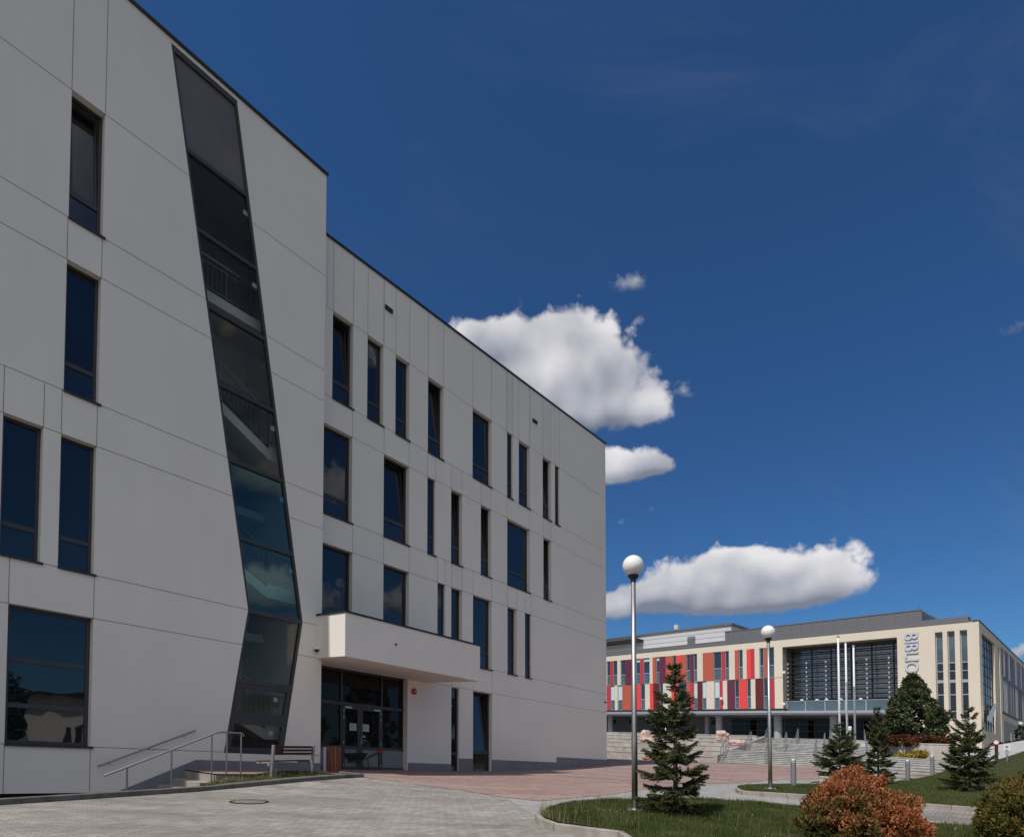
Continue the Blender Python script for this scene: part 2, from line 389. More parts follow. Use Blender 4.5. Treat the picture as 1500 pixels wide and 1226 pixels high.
def perforated(name, c1, c2):
    m, nt, b = _new(name); N = nt.nodes; L = nt.links
    tc = N.new('ShaderNodeTexCoord'); mp = N.new('ShaderNodeMapping')
    mp.inputs['Rotation'].default_value = (0, R(35), R(20)); L.new(tc.outputs['Object'], mp.inputs['Vector'])
    ck = N.new('ShaderNodeTexVoronoi'); ck.inputs['Scale'].default_value = 9.0; ck.inputs['Randomness'].default_value = .15
    L.new(mp.outputs[0], ck.inputs['Vector'])
    rp = N.new('ShaderNodeValToRGB'); rp.color_ramp.elements[0].position = .32; rp.color_ramp.elements[1].position = .5
    rp.color_ramp.elements[0].color = (*c1, 1); rp.color_ramp.elements[1].color = (*c2, 1)
    L.new(ck.outputs['Distance'], rp.inputs[0]); L.new(rp.outputs[0], b.inputs['Base Color']); b.inputs['Roughness'].default_value = .6
    return m
M['screen'] = perforated('perforated_screen', (.115,.115,.122), (.15,.15,.158))

# ------------------------------------------------------------------ facade helpers
def wall_face(mb, F, outer, holes, dep, m=0, mr=0, w=0.0):
    loops = [[Vector((a, b, 0)) for a, b in outer]] + [[Vector((a, b, 0)) for a, b in h] for h in holes]
    flat = [p for l in loops for p in l]
    i0 = len(mb.v)
    for p in flat: mb.v.append(tuple(F.P(p.x, p.y, w)))
    for t in geometry.tessellate_polygon(loops):
        mb.f.append(tuple(i0 + k for k in t)); mb.m.append(m)
    for h in holes:
        for k in range(len(h)):
            a, b = h[k], h[(k + 1) % len(h)]
            mb.poly([F.P(a[0], a[1], w), F.P(b[0], b[1], w), F.P(b[0], b[1], w - dep), F.P(a[0], a[1], w - dep)], mr)

def rect(u0, u1, v0, v1): return [(u0, v0), (u1, v0), (u1, v1), (u0, v1)]

def hjoint(mb, F, v, u0, u1, holes, m, t=.013, w=.0025):
    cuts = []
    for h in holes:                                     # skip the openings, also slanted ones
        xs = []
        for k in range(len(h)):
            (a, b), (c, d) = h[k], h[(k + 1) % len(h)]
            if (b - v) * (d - v) < 0: xs.append(a + (c - a) * (v - b) / (d - b))
        if len(xs) >= 2: cuts.append((min(xs), max(xs)))
    cuts.sort(); a = u0
    for c0, c1 in cuts + [(u1, u1)]:
        if c0 - a > .02:
            mb.poly([F.P(a, v - t / 2, w), F.P(c0, v - t / 2, w), F.P(c0, v + t / 2, w), F.P(a, v + t / 2, w)], m)
        a = max(a, c1)
def vjoint(mb, F, u, v0, v1, m, t=.011, w=.0035):
    mb.poly([F.P(u - t / 2, v0, w), F.P(u + t / 2, v0, w), F.P(u + t / 2, v1, w), F.P(u - t / 2, v1, w)], m)

def ringbars(mb, F, u0, u1, v0, v1, fw, w0, w1, m=0, lean=0.0, vb=None):
    vb = v0 if vb is None else vb
    mb.fbox(F, u0, u0 + fw, v0, v1, w0, w1, m, lean, vb); mb.fbox(F, u1 - fw, u1, v0, v1, w0, w1, m, lean, vb)
    mb.fbox(F, u0 + fw, u1 - fw, v0, v0 + fw, w0, w1, m, lean, vb); mb.fbox(F, u0 + fw, u1 - fw, v1 - fw, v1, w0, w1, m, lean, vb)

def pane(F, u0, u1, v0, v1, w, m, parent, lean=0.0, vb=None, t=.02, name='pane'):
    mb = MB(); lean = lean or random.uniform(-.007, .007); mb.fbox(F, u0, u1, v0, v1, w - t, w, 0, lean, vb); return mb.build(name, m, parent, world=True)

def window(F, u0, u1, v0, v1, root, dep=.17, transoms=(), tilt=False, sill=True, fw=.065, low=None, panes=None, frame='frame', glass='pane', sillm='sill'):
    if u1 - u0 < .5: dep = min(dep, .085)
    mb = MB(); fw = min(fw, (u1 - u0) * .16)
    wf, wb = -dep + .001, -dep - .08
    ringbars(mb, F, u0 - .002, u1 + .002, v0 - .002, v1 + .002, fw, wb, wf)
    for t in transoms: mb.fbox(F, u0 + fw, u1 - fw, t - .05, t + .05, wb, wf + .004)
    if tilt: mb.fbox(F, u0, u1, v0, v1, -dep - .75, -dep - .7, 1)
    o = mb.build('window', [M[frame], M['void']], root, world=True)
    lv = [v0] + list(transoms) + [v1]
    for k in range(len(lv) - 1):
        a = lv[k] + (fw if k == 0 else .05); b = lv[k + 1] - (fw if k == len(lv) - 2 else .05)
        g = M[panes[k]] if panes else (M['pane_low'] if (k == 0 and len(lv) > 2 and low is not False) else M[glass])
        if tilt and k == len(lv) - 2:
            s = MB(); ringbars(s, F, u0 + fw + .008, u1 - fw - .008, a + .008, b - .008, .045, -dep - .07, -dep - .01, 0, .085, a)
            s.build('sash', M[frame], o, world=True)
            pane(F, u0 + fw + .053, u1 - fw - .053, a + .053, b - .053, -dep - .035, g, o, .085, a)
        else:
            pane(F, u0 + fw, u1 - fw, a, b, -dep - .03, g, o)
    if sill:
        s = MB(); s.fbox(F, u0 - .004, u1 + .05, v0 - .035, v0 + .012, -dep + .003, .045)
        s.build('sill', M[sillm], o, world=True)
    return o

# ================================================================== THE WHITE BUILDING
B = thing('academic_building', 'long off-white rendered building with narrow windows, slanted stair glazing and entrance canopy', 'building', F2.P(0, 0, 0))
VA = [3.40, 4.39, 7.36, 8.35, 11.33, 12.30, 15.26]           # heads and sills shared by both blocks
SILL_D, ROOF1 = .48, 18.47
U_L, U_C, U_R = -24.0, -2.29, 16.91
def roof2(u): return 17.63 + (u + 1.5) * (18.40 - 17.63) / 18.41

# ---- block one
pA = (F1.u(103.5, 200), F1.u(153, 230)); pB = (F1.u(96.2, 450), F1.u(147, 470))
pC1 = (F1.u(3.6, 640), F1.u(63, 650)); pC2 = (F1.u(88.4, 680), F1.u(140.5, 690)); pD = (F1.u(10, 960), F1.u(135.5, 960))
WIN1 = [(pA, VA[5], VA[6], True), (pB, VA[3], VA[4], False), (pC1, VA[1], VA[2], False), (pC2, VA[1], VA[2], False)]
WIN1[0] = (pA, VA[5], VA[6], True); WIN1[1] = (pB, VA[3], VA[4], False)
STAIR = [(-6.94, 18.36), (-5.19, 18.36), (-2.94, 4.385), (-3.53, .455), (-5.27, .455), (-4.655, 4.385)]
holes1 = [rect(a, b, v0, v1) for (a, b), v0, v1, _ in WIN1] + [rect(*pD, SILL_D, VA[0]), STAIR]
slot = rect(F1.u(-60, 1160), F1.u(129.8, 1150), -1.2, -.545)
mb = MB()
wall_face(mb, F1, rect(U_L, U_C, -1.7, ROOF1), holes1 + [slot], .22)
for v in (VA[6], VA[5], VA[4], VA[3], VA[2], VA[1], VA[0]): hjoint(mb, F1, v, U_L, U_C, holes1, 1)
hjoint(mb, F1, SILL_D, U_L, U_C, holes1, 1)
for (a, b), v0, v1 in ((pA, VA[6], ROOF1), (pB, VA[4], VA[5])): vjoint(mb, F1, a, v0, v1, 1); vjoint(mb, F1, b, v0, v1, 1)
for p in (pC1, pC2):
    for x in p: vjoint(mb, F1, x, VA[2], VA[3], 1)
for x in (pD[0], pD[1]): vjoint(mb, F1, x, VA[0], VA[1], 1); vjoint(mb, F1, x, -.54, SILL_D, 1)
mb.poly([F1.P(U_C, -.6), F1.P(U_C, -.6, -1.12), F1.P(U_C, ROOF1, -1.12), F1.P(U_C, ROOF1)])
mb.poly([F1.P(U_C, 17, -1.12), F1.P(U_C, 17, -17), F1.P(U_C, ROOF1, -17), F1.P(U_C, ROOF1, -1.12)])
mb.poly([F1.P(U_L, -1.7), F1.P(U_L, -1.7, -17), F1.P(U_L, ROOF1, -17), F1.P(U_L, ROOF1)])
mb.poly([F1.P(U_L, ROOF1 - .04, -.05), F1.P(U_C, ROOF1 - .04, -.05), F1.P(U_C, ROOF1 - .04, -17), F1.P(U_L, ROOF1 - .04, -17)])
mb.poly([F1.P(U_L, -1.7, -17), F1.P(U_C, -1.7, -17), F1.P(U_C, ROOF1, -17), F1.P(U_L, ROOF1, -17)])
mb.build('wall', [M['render'], M['joint']], B, world=True)
mb = MB(); mb.fbox(F1, U_L - .04, U_C + .045, ROOF1, ROOF1 + .075, -.35, .05)
mb.build('roof_coping', M['coping'], B, world=True)
for (a, b), v0, v1, tl in WIN1: window(F1, a, b, v0, v1, B, transoms=(v0 + .235 * (v1 - v0),), tilt=tl)
window(F1, *pD, SILL_D, VA[0], B, transoms=(1.30, 2.27), low=False, fw=.08)
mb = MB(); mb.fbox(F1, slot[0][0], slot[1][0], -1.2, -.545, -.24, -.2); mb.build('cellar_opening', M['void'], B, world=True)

# plinth stepping down with the outside stair
def slab(mb, F, pts, w0, w1, m=0):
    n = len(pts)
    mb.poly([F.P(a, b, w1) for a, b in pts], m); mb.poly([F.P(a, b, w0) for a, b in reversed(pts)], m)
    for k in range(n):
        a, b = pts[k], pts[(k + 1) % n]
        mb.poly([F.P(*a, w0), F.P(*b, w0), F.P(*b, w1), F.P(*a, w1)], m)
def plinth(F, pts): mb = MB(); slab(mb, F, pts, .002, .014); mb.build('plinth', M['plinth'], B, world=True)
plinth(F1, [(-8.3, -1.7), (U_C, -1.7), (U_C, .255), (-6.0, .255), (-8.3, -.75)])
for a, b, t in ((2.272, 4.56, .30), (5.005, 5.86, .54), (7.075, 11.98, .54), (11.98, U_R + .012, .80)): plinth(F2, rect(a, b, -.7, t))

# ---- slanted stair glazing
LV = [18.36, 15.94, 14.05, 12.18, 10.26, 8.34, 6.30, 4.385, 2.41, 1.42, .455]
def sx(v):
    if v >= 4.385:
        t = (18.36 - v) / (18.36 - 4.385); return -6.94 + t * (6.94 - 4.655), -5.19 + t * (5.19 - 2.94)
    t = (4.385 - v) / (4.385 - .455); return -4.655 - t * (5.27 - 4.655), -2.94 - t * (3.53 - 2.94)
def slant(mb, F, va, vb, ua0, ua1, ub0, ub1, w0, w1, m=0):
    mb.hexa([F.P(ua0, va, w0), F.P(ua1, va, w0), F.P(ua1, va, w1), F.P(ua0, va, w1), F.P(ub0, vb, w0), F.P(ub1, vb, w0), F.P(ub1, vb, w1), F.P(ub0, vb, w1)], m)
mb = MB()
for va, vb in ((4.385, 18.36), (.455, 4.385)):
    a, b = sx(va), sx(vb) if vb < 18 else (-6.94, -5.19)
    slant(mb, F1, va, vb, a[0] - .005, a[0] + .07, b[0] - .005, b[0] + .07, -.14, -.02)
    slant(mb, F1, va, vb, a[1] - .07, a[1] + .005, b[1] - .07, b[1] + .005, -.14, -.02)
for k, v in enumerate(LV):
    h = .05 if k not in (0, 10, 7) else .07
    if k in (8, 9): h = .06
    v_ = v - h if k == 0 else (v + h if k == 10 else v); a = sx(v_)
    mb.fbox(F1, a[0] + .05, a[1] - .05, v_ - h, v_ + h, -.138, -.018)
SG = mb.build('stair_glazing', M['frame'], B, world=True)
GL = ['greyglass', 'stairglass', 'stairglass', 'stairglass', 'stairglass', 'stairglass_teal', 'stairglass_teal', 'stairglass', 'stairglass', 'stairglass']
for k in range(10):
    va, vb = LV[k + 1] + .03, LV[k] - .03; a, b = sx(va), sx(vb)
    if k >= 8:                                         # two hopper sashes at the foot
        s = MB(); f = .10
        for (x0, x1, y0, y1) in ((a[0]+.06, a[0]+.06+f, b[0]+.06, b[0]+.06+f), (a[1]-.06-f, a[1]-.06, b[1]-.06-f, b[1]-.06)): slant(s, F1, va + .04, vb - .04, x0, x1, y0, y1, -.11, -.012)
        for vv in (va + .04, vb - .04 - f): q = sx(vv); s.fbox(F1, q[0] + .10, q[1] - .10, vv, vv + f, -.109, -.011)
        s.build('sash', M['frame'], SG, world=True)
    mb = MB(); mb.poly([F1.P(a[0] + .05, va, -.08), F1.P(a[1] - .05, va, -.08), F1.P(b[1] - .05, vb, -.08), F1.P(b[0] + .05, vb, -.08)])
    mb.build('pane', M[GL[k]], SG, world=True)
    if k in (1, 2, 4, 5, 6, 8, 9):
        s = MB(); um = a[1] - .42; s.fbox(F1, um, um + .13, va + .72 * (vb - va) if k < 7 else va + .5, va + .72 * (vb - va) + .13 if k < 7 else va + .63, -.10, -.09)
        s.build('sticker', M['paper'], SG, world=True)

mb = MB()
mb.poly([F1.P(-9, -.3, -4.2), F1.P(-2.5, -.3, -4.2), F1.P(-2.5, 18.3, -4.2), F1.P(-9, 18.3, -4.2)])
mb.poly([F1.P(-9, -.3, -.3), F1.P(-9, -.3, -4.2), F1.P(-9, 18.3, -4.2), F1.P(-9, 18.3, -.3)])
mb.poly([F1.P(-2.5, -.3, -.3), F1.P(-2.5, -.3, -4.2), F1.P(-2.5, 18.3, -4.2), F1.P(-2.5, 18.3, -.3)])
for v in (-.02, 4.0, 8.0, 12.0): mb.fbox(F1, -9, -2.5, v, v + .25, -4.2, -2.9)
mb.fbox(F1, -9, -2.5, 18.2, 18.3, -4.2, -.3)
mb.fbox(F1, -2.55, -2.51, 0, 18.2, -1.2, -.3, 1)
ST = mb.build('stairwell', [M['inner'], M['innerwhite']], B, world=True)
def rail_run(pts_uv, w, parent, hgt=1.0):
    r = MB()
    P3 = [F1.P(u, v + hgt, w) for u, v in pts_uv]
    r.tube(P3, .024, 6); r.tube([F1.P(u, v + hgt - .16, w) for u, v in pts_uv], .012, 5); r.tube([F1.P(u, v + .14, w) for u, v in pts_uv], .012, 5)
    for (u0, v0), (u1, v1) in zip(pts_uv[:-1], pts_uv[1:]):
        n = max(2, int(abs(u1 - u0) / .13))
        for k in range(n + 1):
            t = k / n; u, v = u0 + (u1 - u0) * t, v0 + (v1 - v0) * t; big = k % 9 == 0
            r.tube([F1.P(u, v + (.0 if big else .14), w), F1.P(u, v + hgt - (.0 if big else .16), w)], .018 if big else .007, 5)
    r.build('railing', M['steel'], parent, world=True)
for v0 in (10.45, 6.38, 2.25):
    f = lambda u: v0 - .52 * (u + 5.6)
    ua, ub = -7.6, -3.75
    s = MB(); slant(s, F1, 0, 0, 0, 0, 0, 0, 0, 0) if False else None
    s.hexa([F1.P(ua, f(ua) - .42, -1.75), F1.P(ub, f(ub) - .42, -1.75), F1.P(ub, f(ub) - .42, -.6), F1.P(ua, f(ua) - .42, -.6),
            F1.P(ua, f(ua) - .12, -1.75), F1.P(ub, f(ub) - .12, -1.75), F1.P(ub, f(ub) - .12, -.6), F1.P(ua, f(ua) - .12, -.6)], 0)
    n = 13
    for k in range(n):
        u = ua + (ub - ua) * k / n; d = (ub - ua) / n
        s.fbox(F1, u, u + d, f(u + d) - .15, f(u + d) + .02, -1.74, -.61, 1)
    s.fbox(F1, ub + .001, -2.56, f(ub) - .42, f(ub) - .02, -4.1, -.6, 0)
    s.build('flight', [M['innerwhite'], M['tread']], ST, world=True)
    rail_run([(ua, f(ua)), (ub, f(ub)), (-2.6, f(ub))], -.66, ST)
s = MB(); s.fbox(F1, -8.9, -2.6, 12.72, 13.0, -1.9, -.6); s.build('landing', M['innerwhite'], ST, world=True)
rail_run([(-8.6, 13.0), (-2.7, 13.0)], -.68, ST)

# ---- block two
def upx(a, b, y): return F2.u(a, y), F2.u(b, y)
ROW1 = [(487, 517, 1), (538, 561.3, 0), (579.3, 599.5, 0), (626.8, 649.4, 1), (692.3, 719.9, 0), (742.8, 751, 0), (760, 776, 0), (795, 807.2, 1), (813, 819.5, 0)]
ROW2 = [(None, 515.8, 0), (562, 599, 1), (626, 637.5, 0), (660.8, 677, 1), (704.3, 719.4, 1), (743, 776, 0), (796, 807.5, 1)]
ROW3 = [(None, 516, 0), (561.5, 599, 0), (640.8, 652, 0), (661, 677, 0), (692.8, 720, 0), (743.4, 756.8, 0), (769, 778, 0)]
def row(L, y0, slope=.6):
    out = []
    for a, b, t in L:
        y = y0 + slope * ((a or 471) - 480)
        out.append((-1.80 if a is None else F2.u(a, y), F2.u(b, y), t))
    return out
w1, w2, w3 = row(ROW1, 530, .62), row(ROW2, 690, .42), row(ROW3, 845, .25)
G2 = [(F2.u(661, 1060), F2.u(672.3, 1060), 0), (F2.u(692.9, 1060), F2.u(720.6, 1060), 1)]
DU0, DU1, DV1 = -1.80, F2.u(596.8, 1060), 3.385
H1 = [rect(a, b, VA[5], VA[6]) for a, b, _ in w1]; H2 = [rect(a, b, VA[3], VA[4]) for a, b, _ in w2]
H3 = [rect(a, b, VA[1] - .02, VA[2]) for a, b, _ in w3]; H4 = [rect(a, b, -.06, VA[0] - .05) for a, b, _ in G2]
HD = rect(DU0, DU1, -.08, DV1)
mb = MB()
wall_face(mb, F2, [(U_C - .3, -.8), (U_R, -.8), (U_R, roof2(U_R)), (U_C - .3, roof2(U_C - .3))], H1 + H2 + H3 + H4 + [HD], .24)
allh = H1 + H2 + H3 + H4 + [HD]
for v in VA[1:]: hjoint(mb, F2, v, U_C, U_R, allh, 1)
hjoint(mb, F2, VA[0] - .02, DU1 + .02, U_R, allh, 1)
for a, b, _ in w1:
    vjoint(mb, F2, a, VA[6], roof2(a), 1); vjoint(mb, F2, b, VA[6], roof2(b), 1)
for px in (487 - 8, 563, 742, 776): vjoint(mb, F2, F2.u(px, 500), VA[6], roof2(F2.u(px, 500)), 1, .007)
for a, b, _ in w2: vjoint(mb, F2, a, VA[4], VA[5], 1) if a > -1.5 else None; vjoint(mb, F2, b, VA[4], VA[5], 1)
for a, b, _ in w3: vjoint(mb, F2, a, VA[2], VA[3], 1) if a > -1.5 else None; vjoint(mb, F2, b, VA[2], VA[3], 1)
for a, b, _ in G2: vjoint(mb, F2, a, VA[0], VA[1], 1); vjoint(mb, F2, b, VA[0], VA[1], 1)
for (a, b), (v0, v1) in ((w2[3][:2], (VA[4], VA[5])), (w2[4][:2], (VA[4], VA[5])), (w3[3][:2], (VA[2], VA[3])), (w1[5][:2], (VA[6], 17.9)), (w1[7][:2], (VA[6], 18.0)), (w2[6][:2], (VA[4], VA[5]))):
    for k in range(6): vjoint(mb, F2, a + (b - a) * (k + .5) / 6 + .012 * math.sin(k * 7), v0 + .0 + .05 * (k % 3), v1 - .03 * ((k * 5) % 4), 2, .008, .002)
mb.poly([F2.P(U_R, -.8), F2.P(U_R, -.8, -16), F2.P(U_R, 18.4, -16), F2.P(U_R, 18.4)])
mb.poly([F2.P(U_C, 17.5, -.05), F2.P(U_R, 18.3, -.05), F2.P(U_R, 18.3, -16), F2.P(U_C, 17.5, -16)])
mb.poly([F2.P(U_C, -.8, -16), F2.P(U_R, -.8, -16), F2.P(U_R, 18.4, -16), F2.P(U_C, 17.6, -16)])
M['streak'] = mat('rust_streak', (.52,.47,.41), .9, var=.08)
mb.build('wall', [M['render'], M['joint'], M['streak']], B, world=True)
mb = MB(); a, b = U_C + .004, U_R + .05
mb.hexa([F2.P(a, roof2(a), -.35), F2.P(b, roof2(b), -.35), F2.P(b, roof2(b), .05), F2.P(a, roof2(a), .05), F2.P(a, roof2(a) + .07, -.35), F2.P(b, roof2(b) + .07, -.35), F2.P(b, roof2(b) + .07, .05), F2.P(a, roof2(a) + .07, .05)])
mb.build('roof_coping', M['coping'], B, world=True)
for W, v0, v1 in ((w1, VA[5], VA[6]), (w2, VA[3], VA[4]), (w3, VA[1] - .02, VA[2])):
    for a, b, t in W: window(F2, a, b, v0, v1, B, transoms=(v0 + .235 * (v1 - v0),), tilt=bool(t))
window(F2, G2[0][0], G2[0][1], -.06, VA[0] - .05, B, transoms=(.72,), sill=False)
window(F2, G2[1][0], G2[1][1], -.06, VA[0] - .05, B, transoms=(.80,), tilt=True, sill=False, low=False)
for px, py in ((569, 453.5), (783, 617.5)):
    u, v = F2.uv(px, py); s = MB(); s.fbox(F2, u - .17, u + .17, v - .07, v + .07, -.01, .06); s.build('overflow_spout', M['coping'], B, world=True)

# ---- canopy
def lprism(mb, pts, v0, v1, m=0):
    n = len(pts); mb.poly([F2.P(u, v1, w) for u, w in pts], m); mb.poly([F2.P(u, v0, w) for u, w in reversed(pts)], m)
    for k in range(n):
        a, b = pts[k], pts[(k + 1) % n]; mb.poly([F2.P(a[0], v0, a[1]), F2.P(b[0], v0, b[1]), F2.P(b[0], v1, b[1]), F2.P(a[0], v1, a[1])], m)
cu0, cu1, cw = -2.47, 3.42, 2.5
mb = MB(); lprism(mb, [(cu0, 1.123), (-2.286, 1.123), (-2.286, .003), (cu1, .003), (cu1, cw), (cu0, cw)], 3.395, 4.66)
CA = mb.build('canopy', M['render'], B, world=True)
mb = MB(); lprism(mb, [(cu0 - .03, 1.124), (-2.284, 1.124), (-2.284, .004), (cu1 + .03, .004), (cu1 + .03, cw + .03), (cu0 - .03, cw + .03)], 4.66, 4.715)
mb.build('canopy_coping', M['coping'], CA, world=True)
s = MB(); u, v = F2.uv(579.5, 943.8, cw); s.tube([F2.P(u, v, cw - .02), F2.P(u, v, cw + .05)], .03, 8); s.build('drain_spout', M['coping'], CA, world=True)

# ---- entrance
mb = MB(); E0, E1, ET = DU0, F2.u(592.3, 1060, -.24), 3.385
wb, wf = -.30, -.20
for u in (E0, -.58, 1.16): mb.fbox(F2, u, u + .07, -.08, ET, wb, wf)
mb.fbox(F2, E1 - .02, E1 + .14, -.08, ET, wb, wf)
xs = [E0 + .07, -.58, -.51, 1.16, 1.23, E1 - .02]
for a, b in ((xs[0], xs[1]), (xs[2], xs[3]), (xs[4], xs[5])):
    mb.fbox(F2, a, b, ET - .07, ET, wb, wf)
    mb.fbox(F2, a, b, 2.16, 2.27, wb, wf)
for a, b in ((xs[0], xs[1]), (xs[4], xs[5])): mb.fbox(F2, a, b, .72, .80, wb, wf); mb.fbox(F2, a, b, -.08, .08, wb, wf)
EN = mb.build('entrance_glazing', M['frame'], B, world=True)
for a, b in ((xs[0], xs[1]), (xs[2], xs[3]), (xs[4], xs[5])): pane(F2, a, b, 2.27, ET - .07, -.25, M['doorpane'], EN)
for a, b in ((xs[0], xs[1]), (xs[4], xs[5])): pane(F2, a, b, .80, 2.16, -.25, M['doorpane'], EN); pane(F2, a, b, .08, .72, -.25, M['doorlow'], EN)
for k, (a, b) in enumerate(((xs[2] + .004, .22), (.228, xs[3] - .004))):
    mb = MB(); ringbars(mb, F2, a, b, .0, 2.155, .105, -.27, -.185); mb.fbox(F2, a + .105, b - .105, .70, .80, -.27, -.186)
    D = mb.build('door', M['frame'], B, world=True)
    pane(F2, a + .105, b - .105, .80, 2.05, -.22, M['doorpane'], D); pane(F2, a + .105, b - .105, .105, .70, -.22, M['doorlow'], D)
    s = MB(); uc = b - .42 if k == 0 else a + .115; s.fbox(F2, uc, uc + .29, 1.33, 1.58, -.219, -.215)
    for q in range(5): s.fbox(F2, uc + .05, uc + .22 - .03 * (q % 2), 1.53 - q * .036, 1.542 - q * .036, -.2149, -.2139, 1)
    s.build('notice', [M['paper'], M['ink']], D, world=True)
    s = MB(); uc = a + .06 if k == 0 else b - .36; s.fbox(F2, uc, uc + .28, 2.075, 2.135, -.184, -.13); s.build('door_closer', M['alu'], D, world=True)
    hx = a + .03 if k == 0 else b - .03
    for vv in (1.78, 1.98, .92, .16):
        s = MB(); s.tube([F2.P(hx, vv - .05, -.175), F2.P(hx, vv + .05, -.175)], .017, 8); s.build('hinge', M['steel'], D, world=True)
    if k == 1:
        s = MB(); s.tube([F2.P(a + .05, 1.02, -.18), F2.P(a + .05, 1.02, -.12), F2.P(a + .19, 1.02, -.12)], .013, 8); s.fbox(F2, a + .03, a + .07, .9, 1.08, -.186, -.178)
        s.build('handle', M['steel'], D, world=True)
        s = MB(); s.fbox(F2, a + .115, a + .24, 1.12, 1.18, -.2185, -.214); s.build('notice', M['paper'], D, world=True)
# alarm sounder, cameras
u, v = F2.uv(606, 1012.6); mb = MB()
for r0, r1, d0, d1 in ((.115, .125, 0, .05), (.085, .03, .05, .085)):
    i = mb.ring(F2.P(u, v, .003 + d0), Vector((F2.n.x, F2.n.y, 0)), r0 if d0 == 0 else r1 + .08, 8, .39); j = mb.ring(F2.P(u, v, .003 + d1), Vector((F2.n.x, F2.n.y, 0)), r1, 8, .39)
    for k in range(8): mb.f.append((i + k, i + (k + 1) % 8, j + (k + 1) % 8, j + k)); mb.m.append(0)
    mb.f.append(tuple(j + k for k in range(8))); mb.m.append(0)
mb.fbox(F2, u - .05, u + .05, v - .012, v + .02, .085, .092, 1)
mb.build('alarm_sounder', [M['red'], M['letter']], B, world=True)
def dome_cam(F, px, py, w=0.0):
    u, v = F.uv(px, py, w); c = F.P(u, v, w + .09); n3 = Vector((F.n.x, F.n.y, 0)); mb = MB()
    mb.tube([F.P(u, v + .02, w + .002), F.P(u, v + .02, w + .10)], [.035, .05], 12)
    for k, (r, a) in enumerate(((.085, .06), (.085, 0), (.07, -.05), (.04, -.075))): pass
    mb.lathe([(.03, .075), (.075, .06), (.085, .02), (.085, -.005)], (c.x, c.y, c.z), 16)
    mb.lathe([(.072, -.006), (.066, -.04), (.04, -.068), (.01, -.076)], (c.x, c.y, c.z), 16, 1)
    mb.build('dome_camera', [M['whitep'], M['black']], B, smooth=False, world=True)
dome_cam(F1, 461.5, 951); dome_cam(F2, 885.5, 1027)

# ---- outside stair down along block one
mb = MB(); u0 = -6.28
for k in range(8):
    mb.fbox(F1, u0 - .33 * (k + 1), u0 - .33 * k - .001, -2.0, -.06 - .15 * (k + 1), .02, 1.52)
mb.fbox(F1, u0 + .001, -5.4, -2.0, -.025, .02, 1.575)
OS = mb.build('stair_steps', M['kerb'], B, world=True)
mb = MB(); mb.tube([F1.P(-8.24, .05, .09), F1.P(-6.06, 1.0, .09)], .022, 8)
for t in (.12, .5, .88): u = -8.24 + 2.18 * t; v = .05 + .95 * t; mb.tube([F1.P(u, v - .06, .012), F1.P(u, v - .06, .07), F1.P(u, v, .09)], .009, 6)
mb.build('wall_handrail', M['steel'], B, world=True)
mb = MB(); W = 1.5
mb.tube([F1.P(-8.59, -.06, W), F1.P(-6.22, .98, W), F1.P(-6.09, 1.0, W), F1.P(-5.59, 1.0, W), F1.P(-5.55, .93, W)], .023, 8)
for u, vt, vb in ((-8.16, .1, -1.2), (-7.25, .5, -.7), (-6.34, .9, -.25), (-5.98, .98, -.05), (-5.62, .98, -.05)):
    mb.tube([F1.P(u, vb, W), F1.P(u, vt, W)], .02, 8); mb.tube([F1.P(u, vb + .02, W), F1.P(u, vb + .04, W)], .045, 10)
mb.build('handrail', M['steel'], B, world=True)

# ================================================================== THE GROUND
BV = []
def wdist(x, y): return (Vector((x, y)) - F1.o).dot(F1.n), (Vector((x, y)) - F1.o).dot(F1.d)
def ZG(x, y):
    z = level(x, y); w, u = wdist(x, y)
    if -7 < u < 1 and w < 3.3 and z < 0:
        t = min(1, max(0, (3.3 - w) / 1.5)); z = z * (1 - t * t * (3 - 2 * t))
    return z - SHEAR * x
def sheet(name, poly, off, step, m, zf=ZG, reg=True, kind='structure'):
    bm = bmesh.new(); vs = [bm.verts.new((p[0], p[1], 0)) for p in poly]; bm.faces.new(vs)
    xs = [p[0] for p in poly]; ys = [p[1] for p in poly]
    for ax, lo, hi in ((0, min(xs), max(xs)), (1, min(ys), max(ys))):
        k = math.floor(lo / step) + 1
        while k * step < hi:
            co = [0, 0, 0]; co[ax] = k * step; no = [0, 0, 0]; no[ax] = 1
            bmesh.ops.bisect_plane(bm, geom=bm.verts[:] + bm.edges[:] + bm.faces[:], dist=1e-5, plane_co=co, plane_no=no); k += 1
    bmesh.ops.triangulate(bm, faces=bm.faces[:])
    for v in bm.verts: v.co.z = zf(v.co.x, v.co.y) + off
    bmesh.ops.recalc_face_normals(bm, faces=bm.faces[:])
    me = bpy.data.meshes.new(name); bm.to_mesh(me)
    if reg: BV.append(BVHTree.FromBMesh(bm))
    bm.free(); me.materials.append(m)
    o = bpy.data.objects.new(name, me); COL.objects.link(o)
    if kind: o['kind'] = kind
    return o
def hit(px, py):
    r = ray(px, py); best = None
    for b in BV:
        q = b.ray_cast(EYE, r.normalized())
        if q[0] is not None and (best is None or q[3] < best[1]): best = (q[0], q[3])
    return best[0] if best else gp(px, py)
xy = lambda p: (p[0], p[1])
def fxy(F, u, w): q = F.o + F.d * u + F.n * w; return (q.x, q.y)

